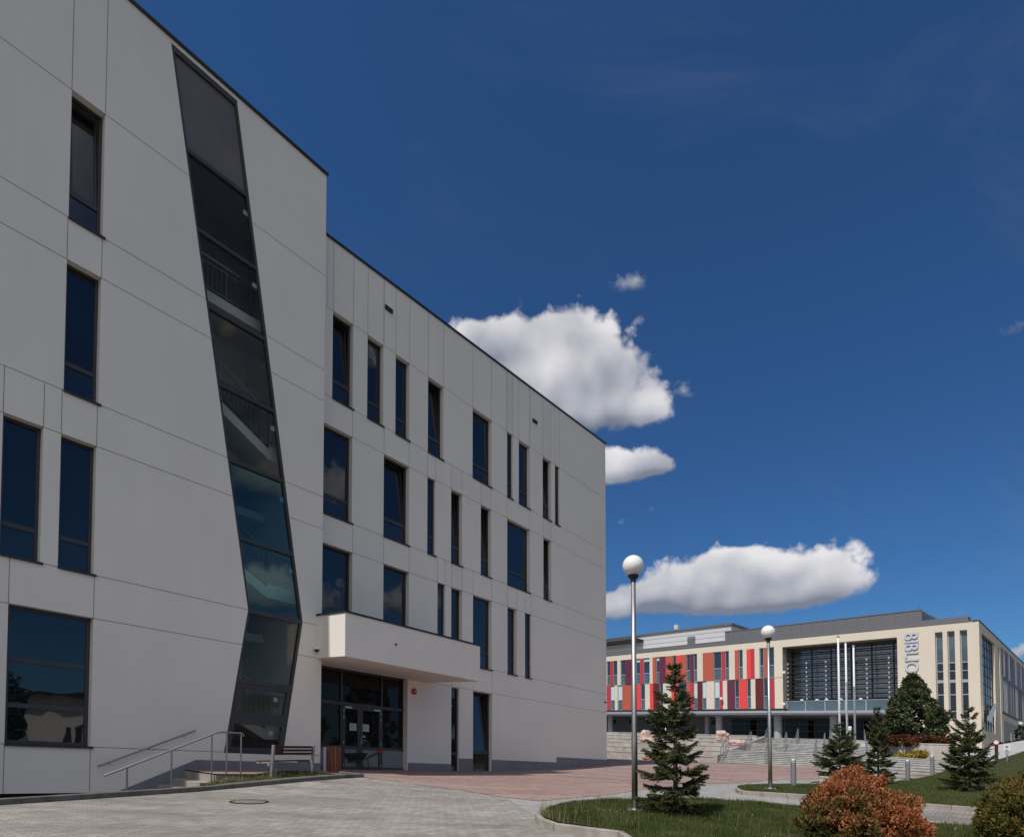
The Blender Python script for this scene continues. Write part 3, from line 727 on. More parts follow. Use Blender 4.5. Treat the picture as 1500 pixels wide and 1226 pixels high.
# the earth itself, out to the horizon
gx = sorted(set([-3000, -800, -300, -140] + list(range(-70, 101, 5)) + [160, 320, 800, 3000]))
gy = sorted(set([-3000, -800, -300, -120] + list(range(-50, 121, 5)) + [180, 320, 800, 3000]))
V = []
for y in gy:
    for x in gx:
        d = max(abs(x - 10) - 45, abs(y - 30) - 50, 0); t = min(1, d / 60)
        cx, cy = min(max(x, -30), 55), min(max(y, -18), 85)
        V.append((x, y, (G(cx, cy) - 1.6) * (1 - t) + (-4.0) * t))
nx = len(gx)
Fq = [(j * nx + i, j * nx + i + 1, (j + 1) * nx + i + 1, (j + 1) * nx + i) for j in range(len(gy) - 1) for i in range(nx - 1)]
g = raw_mesh('ground', V, Fq, M['turf'], smooth=True); g['kind'] = 'structure'

KB = [gp(0, 1179), gp(120, 1171), gp(281, 1159.8), gp(400, 1151.5), gp(533, 1142)]
kd = (KB[0] - KB[1]); KB = [KB[0] + kd.normalized() * 9] + KB
KN = Vector((-(KB[-1] - KB[1]).y, (KB[-1] - KB[1]).x, 0)).normalized()          # towards the building
strip_end = xy(KB[-1] + KN * .75)
wall_line = [fxy(F1, -5.4, 1.6), fxy(F1, -6.27, 1.6), fxy(F1, -6.27, .0), fxy(F1, U_C + .01, .0), fxy(F2, U_C + .01, 0), fxy(F2, DU0, 0), fxy(F2, DU0, -.3), fxy(F2, DU1, -.3), fxy(F2, DU1, 0), fxy(F2, U_R, 0), fxy(F2, U_R, -14)]
edge_l = xy(gp(430, 1131.5))
main = [xy(p) for p in KB] + [strip_end, edge_l] + wall_line + [(-6, 62), (0, 66), (8, 55), (14.6, 47.5), (19.8, 41), (27, 36), (36, 30), (42, 18), (42, -12), (-22, -12)]
sheet('paved_yard', main, 0, 1.0, M['pave'])
red = [xy(gp(534, 1141.8)), xy(gp(588, 1145.6)), xy(gp(678, 1157.7)), xy(gp(726.6, 1166)), xy(gp(789, 1173)), xy(gp(900, 1162.7)), xy(gp(1035, 1148)), xy(gp(1120, 1142.9)), xy(gp(1199, 1140.4)),
       (22, 31.5), (26.5, 36.0), (19.8, 40.6), (14.6, 47.2), (8, 54.8), (0, 65.5), (-5.8, 61.5)] + list(reversed(wall_line)) + [edge_l, strip_end]
sheet('red_paving', red, .008, 1.0, M['pave_red'])
band = [xy(gp(742, 1169.5)), xy(gp(789, 1173.4)), xy(gp(900, 1163.1)), xy(gp(1035, 1148.4)), xy(gp(1120, 1143.3)), xy(gp(1199, 1140.8)), (22, 31.2), (24, 24), xy(gp(1240, 1152)), xy(gp(1095, 1154)), xy(gp(1078, 1160)), xy(gp(1165, 1171)), xy(gp(1330, 1185)), xy(gp(1330, 1206)), xy(gp(1180, 1186)), xy(gp(1120, 1180.5)), xy(gp(1000, 1176.5)), xy(gp(880, 1175)), xy(gp(820, 1182)), xy(gp(786, 1196))]
sheet('paving_band', band, .004, 1.0, M['pave_band'])

def kerb(name, pts, width, h, m, base=ZG, side=1, seg=1.0, low=.25):
    """kerbstones along a line; the given line is the outer foot"""
    P = [Vector((p[0], p[1])) for p in pts]; fine = [P[0]]
    for a, b in zip(P[:-1], P[1:]):
        n = max(1, int((b - a).length / .25)); fine += [a + (b - a) * (k + 1) / n for k in range(n)]
    nor = []
    for k in range(len(fine)):
        t = (fine[min(k + 1, len(fine) - 1)] - fine[max(k - 1, 0)]).normalized(); nor.append(Vector((-t.y, t.x)) * side)
    mb = MB(); run = 0; 
    for k in range(len(fine) - 1):
        a, b, na, nb = fine[k], fine[k + 1], nor[k], nor[k + 1]; d = (b - a)
        new = int(run / seg) != int((run + d.length) / seg); run += d.length
        b_ = b - d.normalized() * .012 if new else b
        q = [a, b_, b_ + nb * width, a + na * width]
        c = .012
        z = [base(p.x, p.y) for p in q]
        lo = [Vector((p.x, p.y, zz - low)) for p, zz in zip(q, z)]; up = [Vector((p.x, p.y, zz + h - c)) for p, zz in zip(q, z)]
        q2 = [a + na * c, b_ + nb * c, b_ + nb * (width - c), a + na * (width - c)]
        tp = [Vector((p.x, p.y, zz + h)) for p, zz in zip(q2, z)]
        mb.hexa(lo + up); i = len(mb.v); mb.v += [tuple(t) for t in tp]; j = i - 4
        mb.f.append((i, i + 1, i + 2, i + 3)); mb.m.append(0)
        for e in range(4): mb.f.append((j + e, j + (e + 1) % 4, i + (e + 1) % 4, i + e)); mb.m.append(0)
    o = mb.build(name, m); o['kind'] = 'structure'; return o
kerb('kerb', KB + [KB[-1] + KN * .8], .11, .10, M['kerb_dark'], low=1.6)

# planting strip behind the kerb
kp = [KB[2] * .3 + KB[3] * .7, KB[3], KB[4], KB[5]]
strip = [xy(p + KN * .10) for p in kp[:-1]] + [xy(KB[-1] + KN * .1 + (KB[2] - KB[3]).normalized() * .1), (strip_end[0], strip_end[1]), edge_l, fxy(F1, -5.4, 1.585), fxy(F1, -7.3, 1.585)]
def zstrip(x, y):
    w, u = wdist(x, y); k = (Vector((x, y)) - Vector(xy(KB[-1]))).dot(Vector((KN.x, KN.y)))
    t = min(1, max(0, k / 1.0)); a = level(x, y) + .085; b = max(level(x, y) - .3, -.05 if u > -6.15 else -.05 + (u + 6.15) * .5)
    return a + (b - a) * t - SHEAR * x
sheet('planting_strip', strip, 0, .25, M['earth'], zf=zstrip)

# front lawn island
isl = [xy(gp(*p)) for p in ((905, 1230), (860, 1224.5), (811, 1217.6), (790, 1209.5), (784, 1203), (786, 1197), (797, 1190), (815, 1184), (836, 1179.5), (880, 1176.5), (1000, 1178), (1120, 1181.5), (1180, 1187), (1260, 1198), (1330, 1208.5), (1440, 1219))]
isl = [(1.75, 5.0)] + isl
ext = [(12.5, 11.4), (18, 12.2), (18, 2), (3, 2)]
def inset(pts, d, side):
    out = []
    for k in range(len(pts)):
        a = Vector(pts[max(k - 1, 0)]); b = Vector(pts[min(k + 1, len(pts) - 1)]); t = (b - a).normalized(); out.append(xy(Vector(pts[k]) + Vector((-t.y, t.x)) * side * d))
    return out
kerb('kerb', isl, .10, .13, M['kerb'], side=-1)
isl_in = inset(isl, .095, -1)
def zlawn(x, y):
    return level(x, y) + .10 + .05 * math.sin(x * .9 + 1) * math.sin(y * .8) - SHEAR * x
LAWN1 = isl_in + ext
sheet('lawn', LAWN1, 0, .5, M['turf'], zf=zlawn)

# bank between the lower path and the ramp
fr = [(1077, 1159.5), (1080, 1162), (1088, 1164.2), (1100, 1165.5), (1170, 1169.5), (1250, 1175), (1320, 1180.5), (1372, 1185), (1440, 1190), (1520, 1198), (1600, 1207)]
FRW = [gp(*p) for p in fr]
bk = [(1079, 1156.5), (1083, 1154.5), (1092, 1153), (1110, 1151.5), (1165, 1149.5), (1230, 1148.3)]
BKW = [gp(a, b, .03) for a, b in bk] + [at(1290, 1147, 26), at(1345, 1140, 27.8), at(1370, 1134, 29.6), at(1395, 1125, 32), at(1430, 1119.5, 34), at(1460, 1113, 36), at(1500, 1100, 42), at(1600, 1078, 52)]
kerb('kerb', FRW, .10, .125, M['kerb'], side=1)
kerb('kerb', BKW[:7], .06, .04, M['kerb'], side=-1)
def resample(P, n):
    P = [Vector(p) for p in P]; L = [0]
    for a, b in zip(P[:-1], P[1:]): L.append(L[-1] + (b - a).length)
    out = []
    for k in range(n):
        s = L[-1] * k / (n - 1); j = max(i for i in range(len(L)) if L[i] <= s + 1e-9); j = min(j, len(P) - 2)
        out.append(P[j] + (P[j + 1] - P[j]) * ((s - L[j]) / (L[j + 1] - L[j])))
    return out
def bycol(P):                                 # station points by bearing so both edges pair up
    st = [1077 + (1600 - 1077) * (k / 60) for k in range(61)]; out = []
    px = [750 + FOC * p.x / p.y for p in P]
    for s in st:
        s = min(max(s, px[0]), px[-1]); j = max(i for i in range(len(px) - 1) if px[i] <= s + 1e-6)
        out.append(P[j] + (P[j + 1] - P[j]) * ((s - px[j]) / (px[j + 1] - px[j])))
    return out
FI = [p + Vector((0, 0, .115)) for p in FRW]
fi = []
for k, p in enumerate(FI):
    t = (FRW[min(k + 1, len(FRW) - 1)] - FRW[max(k - 1, 0)]).normalized(); fi.append(p + Vector((-t.y, t.x, 0)) * .09)
bA, bB = bycol(fi), bycol(BKW)
def bank(s, t):
    k = min(int(s * 60), 59); f = s * 60 - k; a = bA[k] + (bA[k + 1] - bA[k]) * f; b = bB[k] + (bB[k + 1] - bB[k]) * f
    p = a + (b - a) * t; p.z += .10 * math.sin(math.pi * t) * min(1, (b - a).length / 4); return p
NT = 14
V = [tuple(bank(k / 60, t / NT)) for k in range(61) for t in range(NT + 1)]
Fq = [(k * (NT + 1) + t, (k + 1) * (NT + 1) + t, (k + 1) * (NT + 1) + t + 1, k * (NT + 1) + t + 1) for k in range(60) for t in range(NT)]
bo = raw_mesh('grass_bank', V, Fq, M['turf'], smooth=True); bo['kind'] = 'structure'
BV.append(BVHTree.FromPolygons([Vector(v) for v in V], Fq))

# broad ramp steps and path on the right
mb = MB()
for k in range(10):
    d0, d1 = 25.0 + 2.35 * k, 25.0 + 2.35 * (k + 1); z0 = .52 + .19 * k
    xs0, xs1 = d0 * (1200 - 750) / FOC, d0 * (1408 - 750) / FOC + 2.0
    xs2, xs3 = d1 * (1200 - 750) / FOC, d1 * (1408 - 750) / FOC + 2.0
    e = .025; mb.hexa([S(xs0, d0 + e, -.3), S(xs1, d0 + e, -.3), S(xs3, d1 + e, -.3), S(xs2, d1 + e, -.3), S(xs0, d0 + e, z0 - .06), S(xs1, d0 + e, z0 - .06), S(xs3, d1 + e, z0 - .06), S(xs2, d1 + e, z0 - .06)])
    mb.hexa([S(xs0, d0, z0 - .055), S(xs1, d0, z0 - .055), S(xs3, d1, z0 - .055), S(xs2, d1, z0 - .055), S(xs0, d0, z0), S(xs1, d0, z0), S(xs3, d1, z0), S(xs2, d1, z0)])
o = mb.build('ramp_steps', M['stairstone']); o['kind'] = 'structure'
fa = [at(1392, 1126, 31.9), at(1430, 1119.5, 33.9), at(1460, 1113, 35.9), at(1500, 1100, 41.9), at(1600, 1078, 52)]
fb = [at(1392, 1106, 48), at(1430, 1098, 53), at(1460, 1091, 57), at(1500, 1084, 62), at(1600, 1070, 66)]
ra, rb = resample(fa, 14), resample(fb, 14)
V = [tuple(ra[k] + (rb[k] - ra[k]) * t / 6 + Vector((0, 0, .01))) for k in range(14) for t in range(7)]
Fq = [(k * 7 + t, (k + 1) * 7 + t, (k + 1) * 7 + t + 1, k * 7 + t + 1) for k in range(13) for t in range(6)]
o = raw_mesh('path', V, Fq, M['stairstone'], smooth=True); o['kind'] = 'structure'; BV.append(BVHTree.FromPolygons([Vector(v) for v in V], Fq))

# ---- terraces and the plaza stair
A_ = Vector((.646, -.763)); Q_ = Vector((.48, .877)); B0 = Vector((14.6, 46.0))
def T3(s, q, z): p = B0 + A_ * s + Q_ * q; return S(p.x, p.y, z)
def tbox(mb, s0, s1, q0, q1, z0, z1, m=0, z1b=None):
    z1b = z1 if z1b is None else z1b
    mb.hexa([T3(s0, q0, z0), T3(s1, q0, z0), T3(s1, q1, z0), T3(s0, q1, z0), T3(s0, q0, z1), T3(s1, q0, z1), T3(s1, q1, z1b), T3(s0, q1, z1b)], m)
TT = thing('terrace', 'six broad pale concrete terraces rising beside the stair below the library', 'terrace', T3(-8, 0, .8))
for k in range(6):
    zt = .95 + .52 * (k + 1); q1 = 4.4 * (k + 1) - .004 if k < 5 else 30; mb = MB(); tbox(mb, -24, -.003, 4.4 * k + .03, q1 + .02, -.6, zt - .09)
    for s in range(12): tbox(mb, -24 + 2 * s + .012, -24 + 2 * s + 1.991, 4.4 * k, q1, zt - .082, zt + .012 * math.sin(s * 5 + k))
    mb.build('terrace_step', M['concrete'], TT, world=True, bevel=.012)
PS = thing('plaza_staircase', 'wide grey stone staircase with steel handrails climbing to the library', 'staircase', T3(5, 0, 1.0))
ZT, NR = 4.07, 8
for j in range(3):
    mb = MB(); z0 = 1.0 + j * (ZT - 1.0) / 3
    for k in range(NR):
        q0 = 12 * j + .36 * k; q1 = 12 * j + .36 * (k + 1) - .002 if k < NR - 1 else (12 * (j + 1) - .002 if j < 2 else 30)
        zt = z0 + (k + 1) * (ZT - 1.0) / 24; tbox(mb, .352, 10.8, q0 + .04, q1 + .03, -.5, zt - .05); tbox(mb, .352, 10.8, q0, q1, zt - .046, zt)
    mb.build('stair_flight', M['stairstone'], PS, world=True)
mb = MB(); tbox(mb, 0, .35, -.2, 26.5, -.5, 1.55, 0, 4.2); mb.build('cheek_wall', M['concrete'], PS, world=True)
for j in range(3):
    for s in (.55, 3.9, 7.2, 10.4):
        z0 = 1.0 + j * (ZT - 1.0) / 3; z1 = z0 + (ZT - 1.0) / 3; q0, q1 = 12 * j + .05, 12 * j + 3.1; mb = MB()
        mb.tube([T3(s, q0, z0), T3(s, q0, z0 + 1.0), T3(s, q1 - .5, z1 + 1.02), T3(s, q1, z1 + 1.02), T3(s, q1, z1)], .03, 6)
        for t in (.36, .7): q = q0 + (q1 - q0) * t; z = z0 + (z1 - z0) * t; mb.tube([T3(s, q, z), T3(s, q, z + 1.02)], .024, 6)
        mb.tube([T3(s, q0, z0 + .5), T3(s, q1, z1 + .52)], .02, 6)
        mb.build('handrail', M['galv'], PS, world=True)
up = [T3(-24, 26.4, 0), T3(12, 26.4, 0)]
o = sheet('upper_plaza', [xy(T3(-24, 29.9, 0)), xy(T3(11, 29.9, 0)), fxy(LF, -2, .0), fxy(LF, -2, -9), fxy(LF, 60, -9), fxy(LF, 60, 4)], 0, 8, M['pave_band'], zf=lambda x, y: 4.07 - SHEAR * x, reg=False)

# retaining wall and beds in front of the cream wall
rw = at(1392, 1100, 50.0); RW = Fac((rw.x, rw.y), (-.646, .763), flip=True)
mb = MB(); mb.fbox(RW, 0, 9.2, .6, 3.52, -.4, 0); mb.fbox(RW, -.03, 9.23, 3.522, 3.62, -.43, .03)
o = mb.build('retaining_wall', M['wallstone']); setp(o, label='pale stained concrete retaining wall in front of the broad dark tree', category='wall')
mb = MB(); mb.fbox(RW, -6.5, -.05, .6, 3.40, -5.4, -5.0)
o = mb.build('retaining_wall', M['wallstone']); setp(o, label='low concrete wall behind the right spruce at the library corner', category='wall')
V = [RW.P(9.4, 3.45, -.35), RW.P(-.02, 3.45, -.35), RW.P(-6.5, 3.35, -5.4), RW.P(-10, 3.3, -5.6), RW.P(-10, 4.0, -26), RW.P(9.4, 4.0, -26)]
o = raw_mesh('planting_bed', V, [(0, 1, 2, 5), (2, 3, 4, 5)], M['earth']); o['kind'] = 'structure'
V = [RW.P(9.4, .8, .02), RW.P(0, 1.6, .02), RW.P(0, .9, 3.2), RW.P(9.4, .2, 3.2)]
tv = [T3(10.82, q, z) for q, z in ((-.2, .4), (30, 3.3))]
V2 = [T3(10.82, 0, .9), RW.P(9.2, .9, 2.0), RW.P(9.2, 3.45, -.2), T3(10.82, 26, 3.45)]
o = raw_mesh('planting_bed', V2, [(0, 1, 2, 3)], M['earth']); o['kind'] = 'structure'

# ================================================================== STREET FURNITURE
def lamp(px, py, top, label):
    p = hit(px, py); H = (py - top) * p.y / FOC
    L = thing('street_lamp', label, 'street lamp', p, group='globe street lamps')
    R_ = H * .0415; zc = H - R_
    mb = MB(); mb.lathe([(.057, .0), (.057, H * .28), (.05, H * .30), (.043, zc - R_ * 1.28)], n=20); mb.build('pole', M['steel'], L, smooth=True)
    mb = MB(); mb.box(-.14, .14, -.14, .14, .012, .035)
    for a in (-1, 1):
        for b in (-1, 1): mb.tube([(a * .105, b * .105, -.01), (a * .105, b * .105, .075)], .014, 6)
    mb.lathe([(.075, .03), (.06, .05), (.058, .06)], n=16); mb.build('base_plate', M['galv'], L)
    mb = MB(); mb.lathe([(.05, zc - R_ * 1.55), (.052, zc - R_ * 1.28), (.075, zc - R_ * 1.2), (R_ * .50, zc - R_ * 1.03), (R_ * .52, zc - R_ * .93), (R_ * .45, zc - R_ * .86)], n=24); mb.build('collar', M['black'], L)
    mb = MB(); n = 22
    mb.lathe([(max(.002, R_ * math.sin(math.pi * k / n)), zc - R_ * math.cos(math.pi * k / n)) for k in range(1, n)], n=36); mb.build('globe', M['globe'], L, smooth=True)
    return L
lamp(930, 1187.5, 811, 'nearer tall steel street lamp with white globe on the front lawn beside a spruce')
lamp(1128.5, 1156, 915, 'farther steel street lamp with white globe on the small grass island in mid distance')

def bollard(p, H, label):
    o = thing('bollard', label, 'bollard', p, group='grey steel bollards')
    mb = MB(); mb.lathe([(.085, -.05), (.085, H - .12)], n=18); mb.build('post', M['galv'], o, smooth=False)
    mb = MB(); mb.lathe([(.089, H - .12), (.092, H - .03), (.08, H - .005), (.03, H)], n=18); mb.build('cap', M['alu'], o)
for px, py, top, lb in ((1162.5, 1151, 1111.5, 'grey bollard standing alone by the red paving right of the farther lamp'), (1330, 1143, 1112.5, 'left of the two grey bollards by the ramp steps, nearer the twin spruces'), (1366, 1135.5, 1106, 'right of the two grey bollards by the ramp steps, beside the right spruce')):
    p = hit(px, py); bollard(p, (py - top) * p.y / FOC, lb)
p = hit(1460, 1113)
o = thing('marker_post', 'dark post with round red-ringed white head beside the path', 'post', p)
H = 30 * p.y / FOC; mb = MB(); mb.lathe([(.085, -.1), (.085, H - .30), (.05, H - .26)], n=14); mb.build('post', M['wood_dark'], o)
f = Vector((-p.x, -p.y, 0)).normalized()
mb = MB(); c = Vector((0, 0, H - .15)); mb.tube([c - f * .06, c + f * .06], .155, 20); mb.build('ring', M['red'], o)
mb = MB(); mb.tube([c + f * .061, c + f * .07], .11, 20); mb.build('face', M['whitep'], o)
p = hit(1475.5, 1116)
o = thing('sign', 'small white square sign with dark cross mark on thin post', 'sign', p, math.atan2(-p.x, p.y) * .6)
H = 26 * p.y / FOC; mb = MB(); mb.tube([(0, 0, -.1), (0, 0, H)], .03, 8); mb.build('post', M['galv'], o)
mb = MB(); mb.box(-.16, .14, -.05, -.033, H - .26, H + .01); mb.build('plate', M['whitep'], o)
mb = MB()
for k in (1, -1):
    mb.hexa([(-.07, -.056, H - .12 - .05 * k - .018), (.05, -.056, H - .12 + .05 * k - .018), (.05, -.0505, H - .12 + .05 * k - .018), (-.07, -.0505, H - .12 - .05 * k - .018), (-.07, -.056, H - .12 - .05 * k + .018), (.05, -.056, H - .12 + .05 * k + .018), (.05, -.0505, H - .12 + .05 * k + .018), (-.07, -.0505, H - .12 - .05 * k + .018)])
mb.build('cross_mark', M['black'], o)
mb = MB(); mb.box(-.08, .07, -.05, -.033, H - .52, H - .32); mb.build('plate', M['alu'], o)

# flagpoles, thin post
for px, d, top, lb in ((1227.5, 52, 930.8, 'leftmost and tallest of the three white flagpoles before the library'), (1238.5, 54, 938.9, 'middle one of the three white flagpoles before the library'), (1250, 56, 944.7, 'rightmost and lowest of the three white flagpoles before the library')):
    t = at(px, top, d); b = S(t.x, t.y, 2.9); o = thing('flagpole', lb, 'flagpole', b, group='flagpoles')
    H = t.z - b.z; mb = MB(); mb.lathe([(.085, -.5), (.085, H * .5), (.07, H - .15)], n=14); mb.build('pole', M['whitep'], o, smooth=True)
    mb = MB(); mb.lathe([(.07, H - .16), (.12, H - .12), (.12, H - .03), (.05, H)], n=14); mb.build('finial', M['alu'], o)
b = at(1245.5, 1092, 58); o = thing('path_light', 'small white post light behind the flagpoles by the stair', 'post light', b)
mb = MB(); mb.lathe([(.07, -.6), (.07, 1.35)], n=12); mb.build('post', M['whitep'], o); mb = MB(); mb.lathe([(.12, 1.35), (.16, 1.45), (.16, 1.7), (.1, 1.78)], n=12); mb.build('head', M['whitep'], o)
b = T3(-7.4, 25, 0); pz = at(975, 1077, 75); o = thing('path_light', 'thin white post standing on the terraces before the dark undercroft', 'post light', at(975, 1079, 70))
mb = MB(); mb.lathe([(.05, -.8), (.05, 2.4)], n=10); mb.build('post', M['whitep'], o); mb = MB(); mb.lathe([(.09, 2.4), (.1, 2.6), (.05, 2.68)], n=10); mb.build('head', M['alu'], o)

# bench facing the wall
pl, pr = hit(397.5, 1138.5), hit(456.5, 1136.5)
dv = (pr - pl); LB = dv.length; o = thing('park_bench', 'dark slatted park bench with steel frame seen from behind on the planting strip', 'bench', (pl + pr) / 2, math.atan2(dv.y, dv.x))
HB = 48.5 * pl.y / FOC; hs = HB * .50
for x in (-LB / 2, LB / 2):
    mb = MB(); x0, x1 = x - .027, x + .027
    mb.hexa([(x0, -.02, -.1), (x1, -.02, -.1), (x1, .05, -.1), (x0, .05, -.1), (x0, -.09, HB), (x1, -.09, HB), (x1, -.02, HB), (x0, -.02, HB)])
    mb.box(x0 + .004, x1 - .004, .02, .46, hs - .055, hs - .01); mb.box(x0 + .004, x1 - .004, .046, .12, hs - .12, hs - .056)
    mb.build('side_frame', M['galv'], o, bevel=.006)
mb = MB()
for k in range(3):
    z = HB - .085 * k - .075 - .006; y = -.06 + .018 * k; mb.box(-LB / 2 + .03, LB / 2 - .03, y + .012, y + .047, z, z + .062)
mb.build('backrest', M['wood_dark'], o, bevel=.005)
mb = MB()
for k in range(5): mb.box(-LB / 2 - .0, LB / 2, .06 + k * .085, .06 + k * .085 + .07, hs - .009, hs + .022)
mb.build('seat', M['wood_dark'], o, bevel=.005)

# litter bin
p = hit(488, 1133.5); HH = 40 * p.y / FOC; rr = 11.2 * p.y / FOC
o = thing('litter_bin', 'reddish wooden slatted litter bin with steel post beside the bench', 'litter bin', p, .3)
mb = MB(); n = 14
for k in range(n):
    a = 2 * math.pi * k / n; Mx = Matrix.Rotation(a, 4, 'Z'); w = rr * math.pi / n * .84
    mb.box(rr - .022, rr, -w, w, .05, HH, 0, Mx)
mb.build('slats', M['wood_red'], o, bevel=.004)
mb = MB(); mb.lathe([(rr - .06, .06), (rr - .05, HH - .03)], n=20); mb.build('liner', M['black'], o)
mb = MB(); a = p.normalized(); ld = Vector((-.93, -.36, 0)); c = ld * (rr + .035)
mb.box(-.04, .04, -.025, .025, -.05, HH * .99, 0, Matrix.Translation(c) @ Matrix.Rotation(.4, 4, 'Z')); mb.build('post', M['alu'], o)

# wheelbarrow by the door
p = hit(522, 1126.5); o = thing('wheelbarrow', 'black wheelbarrow with red grips parked in front of the entrance doors', 'wheelbarrow', p, R(24))
mb = MB(); b0 = [(-.28, -.2), (.18, -.17), (.18, .17), (-.28, .2)]; b1 = [(-.48, -.3), (.34, -.28), (.34, .28), (-.48, .3)]
for k in range(4):
    a, b = k, (k + 1) % 4; mb.poly([(*b0[a], .30), (*b0[b], .30), (*b1[b], .56), (*b1[a], .56)]); mb.poly([(*b0[a], .315), (*b0[b], .315), (b1[b][0] * .97, b1[b][1] * .97, .56), (b1[a][0] * .97, b1[a][1] * .97, .56)])
mb.poly([(*q, .30) for q in b0]); mb.tube([(*q, .56) for q in b1] + [(*b1[0], .56)], .013, 6); mb.build('tray', M['black'], o)
mb = MB()
for s in (-1, 1): mb.tube([(-.60, s * .06, .2), (-.2, s * .2, .29), (.3, s * .25, .36), (.86, s * .29, .62)], .017, 8); mb.tube([(.12, s * .22, .32), (.24, s * .24, .01), (.36, s * .25, .03), (.34, s * .25, .37)], .014, 8)
mb.build('frame', M['black'], o)
for s in (-1, 1): mb = MB(); mb.tube([(.74, s * .282, .568), (.92, s * .294, .645)], .026, 10); mb.build('grip', M['red'], o)
mb = MB(); mb.lathe([(.10, -.04), (.19, -.045), (.2, 0), (.19, .045), (.10, .04)], n=20); w = mb.build('wheel', M['black'], o); w.rotation_euler = (R(90), 0, 0); w.location = (-.60, 0, .2)

# the house across the yard, mirrored in the ground-floor panes
hb = Vector((27, 2.5, -.7)); o = thing('white_house', 'plain white house across the yard mirrored in the ground-floor window', 'house', hb, R(-62))
mb = MB(); mb.box(-8, 8, 0, 8, -3.5, 5.2); mb.build('wall', M['render'], o)
mb = MB(); mb.hexa([(-8.5, -.6, 5.2), (8.5, -.6, 5.2), (8.5, 8.6, 5.2), (-8.5, 8.6, 5.2), (-8.5, -.6, 5.45), (8.5, -.6, 5.45), (8.5, 8.6, 6.4), (-8.5, 8.6, 6.4)]); mb.build('roof', M['coping'], o)
for x0, x1, z0, z1, nm in ((-3.2, .4, .0, 3.0, 'gate'), (2.2, 3.0, .4, 3.4, 'window'), (3.6, 4.4, .4, 3.4, 'window'), (-6.8, -5.4, 1.0, 3.0, 'window')):
    mb = MB(); mb.box(x0, x1, -.06, -.004, z0, z1); mb.build(nm, M['frame'], o)
# drain cover and channel
p = hit(365, 1174.3); rad = 27 * p.y / FOC; nrm = Vector((SHEAR - .02, -.025, 1)).normalized()
o = thing('drain_cover', 'round iron drain grate set in the grey paving before the building', 'drain cover', p + Vector((0, 0, .006)))
o.rotation_euler = Vector((0, 0, 1)).rotation_difference(nrm).to_euler()
mb = MB(); mb.lathe([(rad, -.01), (rad, .006), (rad * .86, .006), (rad * .86, -.01)], n=40); mb.f.pop(); mb.m.pop(); mb.f.pop(); mb.m.pop(); mb.build('ring', M['coping'], o)
mb = MB()
for k in range(-5, 6):
    x = k * rad * .15; h = math.sqrt(max(0, (rad * .87) ** 2 - x * x)); mb.box(x - .013, x + .013, -h, h, -.008, .004)
mb.box(-rad * .86, rad * .86, -.02, .02, -.009, .003); mb.build('bars', M['kerb'], o)
mb = MB(); mb.lathe([(rad * .87, -.003), (rad * .87, -.002)], n=30); mb.build('well', M['void'], o)
a, b = gp(812, 1135.3), gp(985, 1147.5); d = (b - a).normalized(); nn = Vector((-d.y, d.x, 0)) * .06
V = []
for k in range(25):
    q = a + (b - a) * k / 24
    for s in (-1, 1): e = q + nn * s; V.append((e.x, e.y, ZG(e.x, e.y) + .013))
o = raw_mesh('drain_channel', V, [(2 * k, 2 * k + 1, 2 * k + 3, 2 * k + 2) for k in range(24)], M['kerb_dark']); o['kind'] = 'structure'

# boulders on the terraces
def boulder(p, sx, sy, sz, seed, m, label):
    rg = np.random.default_rng(seed); bm = bmesh.new(); bmesh.ops.create_icosphere(bm, subdivisions=4, radius=1)
    pl = []
    for k in range(16):
        n = rg.normal(size=3); n /= np.linalg.norm(n); pl.append((n, .55 + .38 * rg.random()))
    for v in bm.verts:
        c = np.array(v.co); 
        for n, d in pl:
            e = c @ n - d
            if e > 0: c = c - n * e * .88
        c = c + .03 * np.array([math.sin(9 * c[1] + seed), math.sin(8 * c[2]), math.sin(10 * c[0])])
        q = Vector(c); d = mnoise.noise(q * 2.2 + Vector((seed, 0, 0))) * .16 + abs(mnoise.noise(q * 5 + Vector((0, seed, 0)))) * -.14 + mnoise.noise(q * 13) * .035
        c = c * (1 + d)
        v.co = (c[0] * sx, c[1] * sy, max(c[2], -.55) * sz + sz * .5)
    me = bpy.data.meshes.new('boulder'); bm.to_mesh(me); bm.free(); me.materials.append(m)
    o = bpy.data.objects.new('boulder', me); COL.objects.link(o); o.location = p; setp(o, label=label, category='boulder', group='boulders on the terraces')
def tpos(px, py, z):
    r = ray(px, py); t = (z - 1.0) / (r.z + SHEAR * r.x); return EYE + r * t
def tstep(px, k):
    c = (px - 750) / FOC; b = B0 + Q_ * (4.4 * k + 1.3); s = (b.x - c * b.y) / (c * A_.y - A_.x)
    return T3(s, 4.4 * k + 1.3, .95 + .52 * (k + 1) - .04)
boulder(tstep(950, 2), .95, .8, 1.0, 3, M['stone'], 'large pink boulder with a peaked top on the left of the terraces')
boulder(tstep(1057, 3), .78, .7, .78, 5, M['stone'], 'rounded pink boulder on the upper terraces beside the stair')
boulder(tstep(1079, 2), .8, .6, .55, 8, M['stone'], 'low slanting pink boulder against the stair cheek wall')
boulder(at(953, 1113.2, 49.5), .75, .5, .26, 12, M['stone_tan'], 'flat tan boulder at the foot of the terraces')
boulder(tstep(968, 1), .5, .4, .36, 15, M['stone_tan'], 'small orange-tan boulder half hidden behind the front spruce')

